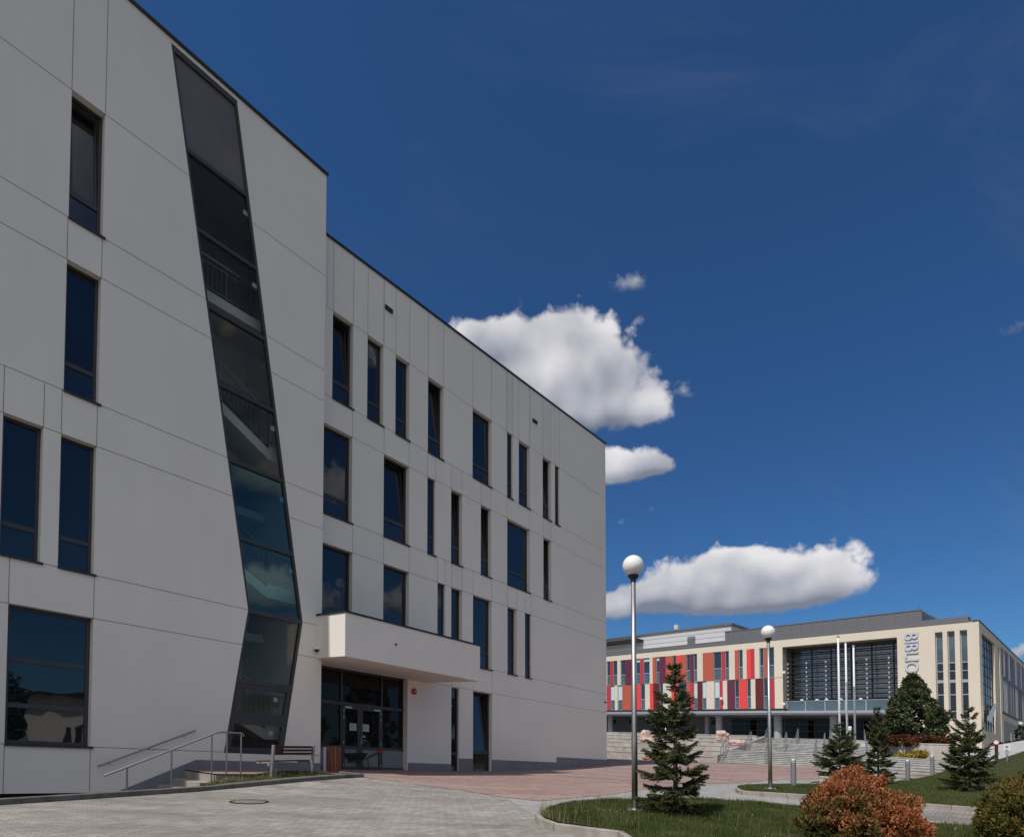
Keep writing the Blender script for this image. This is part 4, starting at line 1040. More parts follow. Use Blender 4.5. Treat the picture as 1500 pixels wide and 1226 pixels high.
# ================================================================== CAMERA, SUN, SKY
cam = bpy.data.cameras.new('camera'); co = bpy.data.objects.new('camera', cam); COL.objects.link(co)
co.location = EYE; co.rotation_euler = (math.pi / 2 + PITCH, 0, 0)
cam.sensor_fit = 'HORIZONTAL'; cam.sensor_width = 36; cam.lens = 36 * FOC / 1500
cam.shift_y = (PPY - 613) / 1500; cam.clip_end = 9000; cam.clip_start = .05
sc.camera = co
SUNDIR = Vector((-.662 * math.cos(R(56)), -.7495 * math.cos(R(56)), math.sin(R(56)))).normalized()
sl = bpy.data.lights.new('sun', 'SUN'); so = bpy.data.objects.new('sun', sl); COL.objects.link(so)
sl.energy = 3.8; sl.angle = R(.5); sl.color = (1, .955, .90)
so.rotation_euler = SUNDIR.to_track_quat('Z', 'Y').to_euler()

# ================================================================== THE LIBRARY
LB_ = thing('library_building', 'cream library with red and purple panel facade, louvred recess and vertical lettering', 'library', LF.P(10, 4.1, 0))
M['recessglass'] = glass_dark('recess_glass', (.17,.175,.18), 2.2, .05)
M['sidewin'] = glass_dark('side_window_glass', (.05,.055,.065), 1.2, .004)
M['sideglass'] = glass_dark('side_glass', (.05,.07,.10), 2.6, .02)
VT, VM, VB = 17.55, 12.60, 8.55
UPN = LF.u(1146.8, 1000); URC = LF.u(1315.3, 1000); UPL = LF.u(1134.5, 1000)
SL = [(LF.u(1370.5, 980), LF.u(1381.8, 980)), (LF.u(1388.5, 980), LF.u(1399.5, 980)), (LF.u(1407, 980), LF.u(1418, 980))]
VSL = [(7.25, 16.72)] * 3
mb = MB()
wall_face(mb, LF, rect(0, URC, 3.2, VT), [rect(min(a, b), max(a, b), v0, v1) for (a, b), (v0, v1) in zip(SL, VSL)], .45)
wall_face(mb, LF, rect(UPN, UPL, VB, VT), [], .1)
mb.poly([LF.P(UPL, 16.68), LF.P(62, 16.68), LF.P(62, VT), LF.P(UPL, VT)]); mb.poly([LF.P(URC, 16.55), LF.P(UPN, 16.55), LF.P(UPN, VT), LF.P(URC, VT)])
for v in (VM,): mb.poly([LF.P(UPN, v - .03, .012), LF.P(UPL, v - .03, .012), LF.P(UPL, v + .03, .012), LF.P(UPN, v + .03, .012)], 1)
# recess sides and ceiling, roof, back
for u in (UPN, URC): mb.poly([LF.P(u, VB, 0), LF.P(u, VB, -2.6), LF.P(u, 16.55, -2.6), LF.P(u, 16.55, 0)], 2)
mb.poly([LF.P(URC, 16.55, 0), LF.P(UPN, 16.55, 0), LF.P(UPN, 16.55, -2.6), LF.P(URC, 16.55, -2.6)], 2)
mb.poly([LF.P(0, VT - .02, 0), LF.P(62, VT - .02, 0), LF.P(62, VT - .02, -30), LS.P(45, VT - .02, -.02)])
mb.poly([LF.P(UPL, VB, -.45), LF.P(62, VB, -.45), LF.P(62, 16.7, -.45), LF.P(UPL, 16.7, -.45)])
mb.poly([LF.P(62, 3, 0), LF.P(62, 3, -30), LF.P(62, VT, -30), LF.P(62, VT, 0)])
mb.build('wall', [M['cream'], M['joint'], M['recess']], LB_, world=True)
mb = MB(); mb.fbox(LF, -.06, 62, VT, VT + .09, -.5, .05); mb.build('roof_coping', M['zinc'], LB_, world=True)
mb = MB(); mb.fbox(LF, 1.2, 62, VT, VT + .85, -2.2, -1.1); mb.build('parapet', M['zinc'], LB_, world=True)

def px4(x, ox=880): return ox + x / 6.818
R1 = [(60,95,'W'),(95,122,'D'),(122,165,'W'),(165,197,'C'),(197,245,'W'),(245,300,'P'),(300,352,'M'),(352,393,'Wb'),(393,424,'D'),(424,488,'Wb'),(488,518,'C'),(518,550,'O'),(552,587,'Wb'),(587,648,'P'),(648,717,'O'),(717,754,'W'),(754,803,'R'),(803,854,'O'),(854,893,'W'),(893,926,'P'),(926,963,'W'),(963,1020,'C'),(1020,1124,'O'),(1124,1206,'W'),(1206,1241,'D'),(1241,1282,'W'),(1282,1340,'C'),(1340,1378,'O'),(1378,1420,'W'),(1420,1460,'C')]
R1b = [(230,272,'R'),(272,310,'D'),(310,358,'C'),(358,401,'W'),(401,436,'O'),(436,507,'W')]
R2 = [(60,95,'D'),(95,140,'Wp'),(140,168,'C'),(168,215,'Wp'),(215,301,'O'),(301,320,'W'),(320,358,'C'),(358,397,'R'),(397,442,'W'),(442,490,'C'),(490,525,'R'),(525,585,'M'),(585,622,'W'),(622,705,'C'),(705,768,'R'),(768,858,'W'),(858,895,'O'),(895,925,'D'),(925,966,'Wp'),(966,1012,'M'),(1012,1055,'Wp'),(1055,1133,'C'),(1133,1188,'Wp'),(1188,1219,'D'),(1219,1265,'C')]
R2b = [(36,109,'P'),(109,156,'W'),(156,232,'R'),(232,273,'W'),(273,318,'C'),(318,396,'M'),(396,456,'W'),(456,507,'D')]
for rows, rowsb, v0, v1, yy in ((R1, R1b, VM + .03, 16.68, 985), (R2, R2b, VB + .02, VM - .03, 1020)):
    seq = [(px4(a), px4(b), c) for a, b, c in rows] + [(px4(a, 1060), px4(b, 1060), c) for a, b, c in rowsb]
    k0 = 0; u = LF.u(seq[0][0], yy); wd = 1.0
    ext = []
    for c in 'CWDCWPOWRC': ext.append((u, u + 1.05, c)); u += 1.05
    for a, b, c in [(LF.u(x0, yy), LF.u(x1, yy), c) for x0, x1, c in seq] + ext:
        a, b = min(a, b), max(a, b)
        if c[0] != 'W':
            s = MB(); s.fbox(LF, a + .006, b - .006, v0, v1, -.4, -.002 + (.012 if c in 'PM' else 0)); s.build('cladding_panel', M['p_' + c], LB_, world=True)
        else:
            s = MB(); ringbars(s, LF, a + .012, b - .012, v0 + .01, v1 - .01, .075, -.26, -.1); tv = v0 + (v1 - v0) * .41
            s.fbox(LF, a + .085, b - .085, tv - .06, tv + .06, -.259, -.099)
            w = s.build('window', M['alu'], LB_, world=True)
            pane(LF, a + .08, b - .08, v0 + .08, tv - .055, -.17, M['liblow'], w)
            if c == 'Wp': pane(LF, a + .08, b - .08, tv + .055, v1 - .08, -.17, M['blind'], w, name='blind')
            elif c == 'Wb':
                pane(LF, a + .08, b - .08, tv + .055, v1 - .55, -.17, M['libglass'], w); pane(LF, a + .08, b - .08, v1 - .55, v1 - .08, -.172, M['blind'], w, name='blind')
            else: pane(LF, a + .08, b - .08, tv + .055, v1 - .08, -.17, M['libglass'], w)
# edges under the upper storeys
mb = MB(); mb.fbox(LF, UPN - .3, 62, VB - .22, VB + .015, -.45, .06); mb.build('ledge', M['coping'], LB_, world=True)
mb = MB(); mb.fbox(LF, UPN - .3, 62, VB - .56, VB - .222, -.5, .02); mb.build('fascia', M['alu'], LB_, world=True)
mb = MB(); mb.fbox(LF, URC + .01, UPN - .305, VB - .56, VB - .30, -2.4, .0); mb.build('fascia', M['alu'], LB_, world=True)
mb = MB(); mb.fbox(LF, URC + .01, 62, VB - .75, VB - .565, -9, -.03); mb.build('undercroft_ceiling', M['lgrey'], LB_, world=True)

# louvred recess
mb = MB()
mb.poly([LF.P(URC, VB - .3, -2.59), LF.P(UPN, VB - .3, -2.59), LF.P(UPN, 16.55, -2.59), LF.P(URC, 16.55, -2.59)])
GR = mb.build('glazed_wall', M['recessglass'], LB_, world=True)
mb = MB()
ur = [LF.u(1060 + x / 6.818, 1000, -2.4) for x in (695, 880, 1073, 1275, 1480)]; ur += [ur[-1] - (ur[0] - ur[-1]) / 4 * k for k in (1,)]
for u in ur + [URC + .05, UPN - .05]: mb.fbox(LF, u - .05, u + .05, VB, 16.5, -2.58, -2.45)
for v in (10.0, 12.3, 14.3, 16.0): mb.fbox(LF, URC, UPN, v - .06, v + .06, -2.585, -2.47)
mb.build('mullion', M['louvre'], GR, world=True)
uL = LF.u(1151.8, 1000, -1.2)
for k in range(12):
    v = 9.75 + k * .57; s = MB()
    s.hexa([LF.P(URC + .02, v, -1.4), LF.P(uL, v, -1.4), LF.P(uL, v + .05, -1.05), LF.P(URC + .02, v + .05, -1.05), LF.P(URC + .02, v + .045, -1.4), LF.P(uL, v + .045, -1.4), LF.P(uL, v + .11, -1.05), LF.P(URC + .02, v + .11, -1.05)])
    s.build('louvre', M['louvre'], LB_, world=True)
for u in ur:
    s = MB(); s.tube([LF.P(u, 9.6, -1.28), LF.P(u, 16.3, -1.28)], .035, 6)
    for k in range(12):
        if k < 9: v = 9.75 + k * .57; s.fbox(LF, u - .09, u + .09, v + .0, v + .24, -1.02, -.96, 1)
    s.build('louvre_rod', [M['zinc'], M['alu']], LB_, world=True)
s = MB(); s.fbox(LF, URC + .02, UPN - .1, VB - .28, VB + .95, -.65, -.6); BA = s.build('balustrade', M['liblow'], LB_, world=True)
s = MB()
for u in ur: s.fbox(LF, u - .05, u + .05, VB - .28, VB + .97, -.598, -.55)
s.fbox(LF, URC + .02, UPN - .1, VB + .95, VB + 1.02, -.66, -.55); s.build('balustrade_rail', M['alu'], BA, world=True)
for px in (1175, 1197, 1211, 1232, 1261):
    u = LF.u(px, 1027, -.6); s = MB(); s.fbox(LF, u - .17, u + .17, VB + 1.03, VB + 1.22, -.75, -.5); s.build('spotlight', M['whitep'], LB_, world=True)
for px, py in ((1151, 986), (1151, 1032), (1059, 1024)):
    u, v = LF.uv(px, py); s = MB(); s.tube([LF.P(u, v, .01), LF.P(u, v, .3)], .04, 6); s.fbox(LF, u - .16, u + .16, v - .05, v + .25, .3, .55); s.build('spotlight', M['whitep'], LB_, world=True)

# undercroft
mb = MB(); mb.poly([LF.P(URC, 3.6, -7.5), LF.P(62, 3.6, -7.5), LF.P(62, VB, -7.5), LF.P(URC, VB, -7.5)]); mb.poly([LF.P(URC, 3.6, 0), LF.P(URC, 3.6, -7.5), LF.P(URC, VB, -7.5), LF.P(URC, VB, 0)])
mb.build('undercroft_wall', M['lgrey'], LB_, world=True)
u0, u1 = LF.u(1300, 1060, -7), LF.u(1072, 1060, -7); mb = MB(); mb.fbox(LF, min(u0, URC + .1), u1, 3.9, VB - 1.0, -7.4, -7.0); EG = mb.build('entrance_glazing', M['doorpane'], LB_, world=True)
mb = MB(); n = 12
for k in range(n + 1): u = URC + .2 + (u1 - URC - .2) * k / n; mb.fbox(LF, u - .05, u + .05, 3.9, VB - 1.0, -6.998, -6.94)
for v in (5.0, 6.1, 7.0): mb.fbox(LF, URC + .2, u1, v - .03, v + .03, -6.997, -6.95)
mb.build('mullion', M['zinc'], EG, world=True)
for px, r, w in ((894.3, .42, -2.5), (962, .42, -2.5), (1036.5, .40, -4.6), (1053.5, .48, -2.2), (1139.5, .52, -2.0), (1222, .5, -2.0)):
    u = LF.u(px, 1060, w); c = LF.P(u, 0, w); mb = MB(); mb.lathe([(r, 3.6 - SHEAR * c.x), (r, VB - .74 - SHEAR * c.x)], (c.x, c.y, 0), 24); mb.build('column', M['col'], LB_, smooth=False, world=True)
for px in (900, 924, 950, 1045): 
    u = LF.u(px, 1054, -7.4); s = MB(); s.fbox(LF, u - .28, u + .28, 6.9, 7.55, -7.49, -7.3); s.build('vent', M['libdark'], LB_, world=True)

# tall slit windows
for (a, b), (v0, v1) in zip(SL, VSL):
    a, b = min(a, b), max(a, b); s = MB(); ringbars(s, LF, a, b, v0, v1, .07, -.45, -.34)
    for v, h in ((13.35, .05), (12.45, .04), (11.35, .16), (9.9, .05), (8.1, .04)): s.fbox(LF, a + .07, b - .07, v - h, v + h, -.449, -.339)
    w = s.build('window', M['alu'], LB_, world=True)
    pane(LF, a + .07, b - .07, 13.4, v1 - .07, -.40, M['liblow'], w); pane(LF, a + .07, b - .07, v0 + .07, 13.3, -.40, M['libglass'], w)
    s = MB(); s.fbox(LF, a - .05, b + .05, v0 - .12, v0 + .01, -.33, .06); s.build('sill', M['alu'], w, world=True)

# letters reading downwards
uc = LF.u(1335.5, 950); v_top, v_bot = LF.v(1335, 927), LF.v(1335, 985.5)
half = abs(LF.u(1325.5, 950) - LF.u(1345.5, 950)) / 2
def letter_mesh(ch):
    cu = bpy.data.curves.new('t', 'FONT'); cu.body = ch; cu.extrude = .5; cu.offset = .012; cu.resolution_u = 6
    t = bpy.data.objects.new('t', cu); COL.objects.link(t); dg = bpy.context.evaluated_depsgraph_get()
    me = t.evaluated_get(dg).to_mesh(); V = [tuple(v.co) for v in me.vertices]; Fs = [tuple(p.vertices) for p in me.polygons]; Nz = [p.normal.z for p in me.polygons]
    t.evaluated_get(dg).to_mesh_clear(); bpy.data.objects.remove(t); return V, Fs, Nz
cur = v_top
LT_ = [letter_mesh(c) for c in 'BIBLIO']; wid = [max(v[0] for v in l[0]) - min(v[0] for v in l[0]) for l in LT_]
gap = .075; tot = sum(wid) + gap * 5; sc_v = (v_top - v_bot) / tot
for (V, Fs, Nz), wd in zip(LT_, wid):
    x0 = min(v[0] for v in V); y0 = min(v[1] for v in V); y1 = max(v[1] for v in V); mb = MB()
    for x, y, z in V:
        # baseline on the left, letter tops to the right, reading down the wall
        uu = uc + half - (y - y0) / (y1 - y0) * 2 * half; vv = cur - (x - x0) * sc_v
        mb.v.append(tuple(LF.P(uu, vv, .12 if z > 0 else .004)))
    for f, nz in zip(Fs, Nz): mb.f.append(f); mb.m.append(0 if nz > .5 else 1)
    mb.build('letter', [M['letter'], M['ledge']], LB_, world=True); cur -= (wd + gap) * sc_v

# penthouse and screens
def rbox(name, m, u0, u1, v0, v1a, v1b, w0, w1):
    mb = MB(); mb.hexa([LF.P(u0, v0, w1), LF.P(u1, v0, w1), LF.P(u1, v0, w0), LF.P(u0, v0, w0), LF.P(u0, v1a, w1), LF.P(u1, v1b, w1), LF.P(u1, v1b, w0), LF.P(u0, v1a, w0)]); return mb.build(name, m, LB_, world=True)
u0, u1 = LF.u(1350, 900, -2.5), LF.u(1062, 930, -2.5)
rbox('roof_screen', M['screen'], u0, u1, VT - .1, 19.88, 19.92, -16, -2.5)
mb = MB(); mb.fbox(LF, u0 - .04, u1 + .04, 19.9, 20.0, -2.62, -2.45); 
for k in range(1, 18): u = u0 + (u1 - u0) * k / 18; mb.fbox(LF, u - .025, u + .025, VT, 19.9, -2.5, -2.47)
mb.build('screen_frame', M['zinc'], LB_, world=True)
mb = MB(); 
for k in range(9): w = -2.9 - k * 1.3; mb.poly([LF.P(u0 - .01, VT + .3, w), LF.P(u0 - .01, VT + .3, w - .8), LF.P(u0 - .01, 19.6, w - .8), LF.P(u0 - .01, 19.6, w)])
mb.build('screen_opening', M['libglass'], LB_, world=True)
p1 = LF.u(1071, 915, -5)
vv = LF.v(1071, 912.6, -5)
rbox('penthouse', M['whitebox'], p1, 70, VT - .1, vv - .28, vv - .28, -16, -5)
mb = MB(); mb.fbox(LF, p1 - .25, 70, vv - .28, vv, -16.2, -4.8); mb.build('penthouse_roof', M['zinc'], LB_, world=True)
mb = MB()
for k in range(1, 5): v = VT + (vv - .3 - VT) * k / 5; mb.fbox(LF, p1, 56 if k > 2 else 46, v - .02, v + .02, -5, -4.985)
a, b = LF.u(1007, 930, -5), LF.u(1018.5, 930, -5); mb.fbox(LF, b, a, VT + .2, vv - 1.3, -5, -4.96, 1)
for k in range(9): mb.fbox(LF, b, a, VT + .4 + k * .25, VT + .5 + k * .25, -4.96, -4.92)
mb.build('penthouse_trim', [M['zinc'], M['galv']], LB_, world=True)
a = LF.u(934.5, 940, -3.5); mb = MB(); mb.fbox(LF, a, 72, 20.35, 20.75, -5, -3.3); mb.build('porch_roof', M['coping'], LB_, world=True)
a2 = LF.u(926, 950, -5); s = MB(); s.fbox(LF, a2, 72, 18.0, 19.0, -5, -4.93)
w = s.build('window', M['liblow'], LB_, world=True); s = MB()
for k in range(12): u = a2 + .3 + k * 1.05; s.fbox(LF, u, u + .12, 18.0, 19.1, -4.929, -4.9)
s.build('frame', M['whitebox'], w, world=True)
u, v = LF.uv(990, 918, -6); s = MB(); s.fbox(LF, u - .35, u + .35, v - .4, v + .35, -6.5, -6); s.build('chimney', M['whitebox'], LB_, world=True)
for px, py, w in ((1128, 908, -3), (1197, 902, -3), (1274, 893, -3), (1347, 884, -3), (1368, 901, -10)):
    u, v = LF.uv(px, py, w); s = MB(); s.tube([LF.P(u, VT, w), LF.P(u, v, w)], .03, 5); s.build('lightning_rod', M['zinc'], LB_, world=True)

# ---- side facade
def sbox(name, m, u0, u1, v0, v1, w0, w1, par=None): mb = MB(); mb.fbox(LS, u0, u1, v0, v1, w0, w1); return mb.build(name, m, par or LB_, world=True)
ug0, ug1, up1, us1 = 1.5, LS.u(1458, 1000), LS.u(1463.3, 1000), LS.u(1467.5, 1000)
mb = MB(); wall_face(mb, LS, rect(0, 70, 2.5, VT), [rect(ug0, ug1, 6.2, 16.55), rect(up1, us1 - 1.0, 4.0, 16.55)], .32)
mb.poly([LS.P(70, 2, 0), LS.P(70, 2, -30), LS.P(70, VT, -30), LS.P(70, VT, 0)]); mb.build('wall', M['cream'], LB_, world=True)
for a, b, v0, v1 in ((ug0, ug1, 6.2, 16.55), (up1, us1 - 1.0, 4.0, 16.55)):
    s = MB(); s.fbox(LS, a, b, v0, v1, -.31, -.27); gw = s.build('window', M['sideglass'], LB_, world=True); s = MB()
    nu = max(1, int((b - a) / 1.5))
    for k in range(nu + 1): u = a + (b - a) * k / nu; s.fbox(LS, u - .04, u + .04, v0, v1, -.269, -.2)
    nv = int((v1 - v0) / .95)
    for k in range(nv + 1): v = v0 + (v1 - v0) * k / nv; s.fbox(LS, a, b, v - .04, v + .04, -.268, -.21)
    s.build('mullion', M['zinc'], gw, world=True)
mb = MB()
def q(px, py, w): u, v = LS.uv(px, py, w); return LS.P(u, v, w)
P4 = [(1445, 1053.5), (1452, 1057.5), (1460.5, 1031.5), (1456, 1030)]
mb.hexa([q(*p, .02) for p in P4] + [q(*p, .9) for p in P4]); mb.build('slanted_fin', M['whitep'], LB_, world=True)
sbox('coping', M['coping'], -.05, 70, VT + .003, VT + .1, -.5, .06)
rows = ((13.55, 16.9), (9.25, 13.05))
rs = random.Random(4)
for v0, v1 in rows:
    u = us1; k = 0
    while u < 44:
        wd = rs.choice([.6, .8, 1.1]); c = rs.choice(['G', 'M', 'W', 'G', 'P', 'C', 'G', 'M', 'W']) 
        if c == 'W':
            s = MB(); ringbars(s, LS, u, u + wd, v0, v1, .07, -.05, .06); w = s.build('window', M['alu'], LB_, world=True); pane(LS, u + .07, u + wd - .07, v0 + .07, v1 - .07, .02, M['sidewin'], w)
        else: sbox('cladding_panel', M['p_' + c], u + .01, u + wd - .01, v0, v1, .003, .05)
        u += wd
sbox('ledge', M['zinc'], us1, 70, 13.06, 13.54, .002, .07); sbox('ledge', M['coping'], us1, 70, 9.02, 9.24, .002, .09)
sbox('plinth', M['lgrey2'], us1, 70, 2, 8.2, .002, .05)
for px in (1480, 1485.5, 1491):
    u = LS.u(px, 1075); s = MB(); ringbars(s, LS, u - .35, u + .35, 5.4, 7.0, .08, .051, .12); w = s.build('window', M['alu'], LB_, world=True); pane(LS, u - .27, u + .27, 5.48, 6.92, .09, M['libglass'], w)
u, v = LS.uv(1492, 1060); sbox('spotlight', M['whitep'], u - .8, u + .8, v - .1, v + .25, .1, .5)

# ================================================================== PLANTS
def spruce_proto(h, rmax, seed, whorls=13, first=.10):
    rg = np.random.default_rng(seed); wood = MB(); NV, NF = [], []
    wood.tube([(0, 0, -.15), (0, 0, h * .35), (.01, 0, h * .7), (0, 0, h * .99)], [h * .018, h * .013, h * .007, h * .002], 7)
    nl = h * .0135
    def shoot(p, d, L, n, side=.9):
        """a shoot bristling with needles"""
        d = d / np.linalg.norm(d); a = np.cross(d, [0, 0, 1.0]); a = a / (np.linalg.norm(a) + 1e-6); b = np.cross(d, a)
        for k in range(n):
            t = (k + rg.random()) / n; o = p + d * L * t; ph = rg.random() * 6.283
            rad = a * math.cos(ph) + b * math.sin(ph) * .8; q = d * .75 + rad * side; q = q / np.linalg.norm(q)
            w = np.cross(q, d); w = w / (np.linalg.norm(w) + 1e-6) * nl * .20
            i = len(NV); tip = o + q * nl * (.8 + .5 * rg.random()); NV.extend([o - w, o + w, tip]); NF.append((i, i + 1, i + 2))
    for j in range(whorls):
        t = first + (1 - first) * (j / whorls) ** .92; z0 = h * t * .97; nb = int(rg.integers(6, 9)) if t < .75 else 4
        for k in range(nb):
            az = 2 * math.pi * (k + .25 * rg.normal()) / nb + j * .9
            Lb = rmax * ((1 - t) ** .72) * (1 - .35 * max(0, t - .55) / .45) * (.92 + .30 * rg.normal()); Lb = min(max(Lb, h * .035), rmax * 1.06 * (1 - t) ** .6 + .03)
            z = z0 + h * .02 * rg.normal(); dirh = np.array([math.cos(az), math.sin(az), 0])
            up0 = -.16 + .75 * t + .08 * rg.normal(); pts = []
            for m in range(7):
                s = m / 6; pts.append(np.array([0, 0, z]) + dirh * Lb * s + np.array([0, 0, Lb * (up0 * s + (.22 - .45 * (1 - t)) * s * s * .6 + .22 * s ** 3)]))
            wood.tube(pts, [h * .0042 * (1 - .8 * m / 6) for m in range(7)], 4, cap=False)
            ns = max(4, int(Lb / (h * .0155)))
            for m in range(ns):
                s = .22 + .78 * (m + .5) / ns; i = min(int(s * 6), 5); f = s * 6 - i; p = pts[i] + (pts[i + 1] - pts[i]) * f; ax = pts[i + 1] - pts[i]; ax = ax / np.linalg.norm(ax)
                sd = np.cross(ax, [0, 0, 1]); sd /= np.linalg.norm(sd); lt = Lb * .46 * (1.10 - s) + h * .022
                for sg in (-1, 1):
                    d = ax * .8 + sd * sg * (.85 + .15 * rg.normal()) + np.array([0, 0, -.22 + .16 * rg.normal()])
                    shoot(p, d, lt * (.8 + .4 * rg.random()), max(6, int(lt / (nl * .085))))
            shoot(pts[2], pts[6] - pts[2], np.linalg.norm(pts[6] - pts[2]) * 1.08, int(Lb / (nl * .09)))
    shoot(np.array([0, 0, h * .86]), np.array([0, 0, 1.0]), h * .15, 60, .6)
    root = thing('spruce', 'spruce', 'spruce', (0, 0, 0), group='young spruces')
    wood.build('trunk', M['bark'], root); raw_mesh('needles', NV, NF, M['needle'], root)
    return root
SP = [spruce_proto(2.7, .64, 21, 16, .02), spruce_proto(2.7, .95, 34, 15, .025)]
used = set()
for px, py, top, pr, rz, ws, lb in ((990, 1193, 962, 0, .4, 1.0, 'slender young spruce on the front lawn right beside the nearer lamp'), (1231, 1146, 1056, 1, 1.1, 1.30, 'left of the twin spruces behind the scorched orange bush, broader one'),
                              (1287, 1149, 1030, 0, 2.2, .82, 'right of the twin spruces behind the scorched orange bush, taller one'), (1421, 1157, 1029, 1, 3.3, .84, 'spruce on the grass bank at right by the path')):
    p = hit(px, py); H = (py - top) * p.y / FOC
    o = SP[pr] if pr not in used else copy_tree(SP[pr]); used.add(pr)
    s = H / 2.7; o.location = p; o.scale = (s * ws, s * ws, s); o.rotation_euler = (0, 0, rz); o['label'] = lb

def leafcloud(lumps, per, size, rg, up=.35, n_tri=1, flat=.0, elong=1.6):
    """leaves round many small lumps; each leaf is a bent pair of triangles"""
    Vv, Ff = [], []
    for c, r in lumps:
        c = np.array(c); n = max(4, int(per * (r if np.isscalar(r) else r)))
        D_ = rg.normal(size=(n, 3)); D_ /= np.linalg.norm(D_, axis=1)[:, None]
        rad = r * (.55 + .5 * rg.random((n, 1))); P_ = c + D_ * rad
        for k in range(n):
            d = D_[k] + np.array([0, 0, up]) + .55 * rg.normal(size=3); d /= np.linalg.norm(d); a = np.cross(d, rg.normal(size=3)); a /= np.linalg.norm(a)
            s = size * (.65 + .7 * rg.random()); i = len(Vv); e = np.cross(d, a)
            Vv += [P_[k] - d * s * elong * .5, P_[k] + a * s * .5 + e * s * .12, P_[k] + d * s * elong * .5, P_[k] - a * s * .5 + e * s * .12]; Ff.append((i, i + 1, i + 2, i + 3))
    return Vv, Ff

def thuja(px, py, wpx, hpx, label, m, seed, prof, leaf=.021, nl=760):
    rg = np.random.default_rng(seed); p = hit(px, py); k = p.y / FOC; RX, H = wpx * k / 2, hpx * k
    o = thing('thuja_bush', label, 'bush', p); lumps = []
    while len(lumps) < nl:
        az = rg.random() * 6.283; t = rg.random() ** .8; rr = np.interp(t, [0, .3, .6, .85, 1], prof) * (1 + .16 * math.sin(3 * az + seed) + .12 * math.sin(7 * az + 5 * t) + .07 * math.sin(13 * az - 9 * t))
        f = 1 - .30 * rg.random() ** 2; x, y = math.cos(az) * rr * RX * f, math.sin(az) * rr * RX * f * .9
        z = H * (t * .92 + .02) * (1 + .06 * math.sin(5 * az + seed) + .05 * rg.normal())
        lumps.append(((x, y, z), .055 + .05 * rg.random()))
    V_, F_ = leafcloud(lumps, 780, leaf, rg, .8, elong=2.6); raw_mesh('foliage', V_, F_, m, o)
    mb = MB()
    for q in range(14):
        az = q * 2.4; e = Vector((math.cos(az) * RX * .55, math.sin(az) * RX * .5, H * (.5 + .3 * (q % 3) / 2))); mb.tube([(0, 0, -.1), e * .4, e], [.03, .02, .008], 5)
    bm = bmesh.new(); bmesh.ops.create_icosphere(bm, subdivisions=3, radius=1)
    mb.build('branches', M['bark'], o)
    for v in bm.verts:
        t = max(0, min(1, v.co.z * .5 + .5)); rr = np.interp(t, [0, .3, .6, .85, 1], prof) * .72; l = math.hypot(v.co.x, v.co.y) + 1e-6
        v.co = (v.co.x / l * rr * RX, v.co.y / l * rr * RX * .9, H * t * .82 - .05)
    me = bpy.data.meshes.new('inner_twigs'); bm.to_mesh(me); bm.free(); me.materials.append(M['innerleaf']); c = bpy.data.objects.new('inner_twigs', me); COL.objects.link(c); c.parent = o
    return o
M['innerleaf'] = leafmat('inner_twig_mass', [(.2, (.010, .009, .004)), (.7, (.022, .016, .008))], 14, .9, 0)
thuja(1252, 1236, 158, 103, 'large rounded thuja bush scorched orange on the front lawn', M['thuja'], 3, [.80, 1.0, .84, .44, .06])
thuja(1502, 1236, 120, 92, 'olive-green thuja bush with few orange tips at right edge', M['thuja2'], 9, [.85, 1.0, .92, .62, .2])

# broad dark tree in front of the cream wall
def crown(name, lab, cat, base, H, RX, seed, m, prof, nl, leaf, per, group=None, trunk_h=.2):
    rg = np.random.default_rng(seed); o = thing(name, lab, cat, base, group=group); lumps = []
    while len(lumps) < nl:
        az = rg.random() * 6.283; t = rg.random(); rr = np.interp(t, np.linspace(0, 1, len(prof)), prof) * (1 + .14 * math.sin(3 * az + 9 * t) + .09 * rg.normal())
        f = 1 - .5 * rg.random() ** 2.2; lumps.append(((math.cos(az) * rr * RX * f, math.sin(az) * rr * RX * f, H * (.06 + .94 * t) * (1 + .02 * rg.normal())), RX * (.085 + .07 * rg.random())))
    V_, F_ = leafcloud(lumps, per, leaf, rg, .2, elong=1.5); raw_mesh('crown', V_, F_, m, o)
    mb = MB(); mb.tube([(0, 0, -.6), (0, 0, H * .4), (.05, 0, H * .9)], [RX * .05, RX * .035, RX * .01], 8)
    for q in range(16): az = q * 2.4; z = H * (.1 + .05 * q); r = RX * np.interp(z / H, np.linspace(0, 1, len(prof)), prof) * .75; mb.tube([(0, 0, z), (math.cos(az) * r, math.sin(az) * r, z + r * .45)], [RX * .018, RX * .005], 5)
    mb.build('trunk', M['bark'], o); return o
b = at(1340, 1088, 54.5)
crown('broad_tree', 'broad dark green conical tree in front of the cream library wall', 'tree', b, 95 * 54.5 / FOC, 40 * 54.5 / FOC, 5, M['leaf'], [.70, .98, 1.0, .90, .74, .60, .46, .28, .12], 520, .17, 120)
def cover(name, label, cat, pts, D_, m, hpx, seed, leaf, n=90, depth=2.0, kind=None):
    """a low bed of plants along image pixels at assumed depths"""
    rg = np.random.default_rng(seed); lumps = []; a0 = at(pts[0][0], pts[0][1], D_[0])
    for k in range(n):
        t = rg.random(); px = pts[0][0] + (pts[-1][0] - pts[0][0]) * t; py = np.interp(px, [p[0] for p in pts], [p[1] for p in pts]); d = D_[0] + (D_[1] - D_[0]) * t
        p = at(px, py, d) - a0; hh = np.interp(px, [p[0] for p in pts], hpx) * d / FOC
        lumps.append(((p.x + .1 * rg.normal(), p.y + depth * rg.random(), p.z + hh * (rg.random() * .85)), .16 + .16 * rg.random()))
    o = thing(name, label, cat, a0); V_, F_ = leafcloud(lumps, 210, leaf, rg, .6); x = raw_mesh('foliage', V_, F_, m, o)
    return o
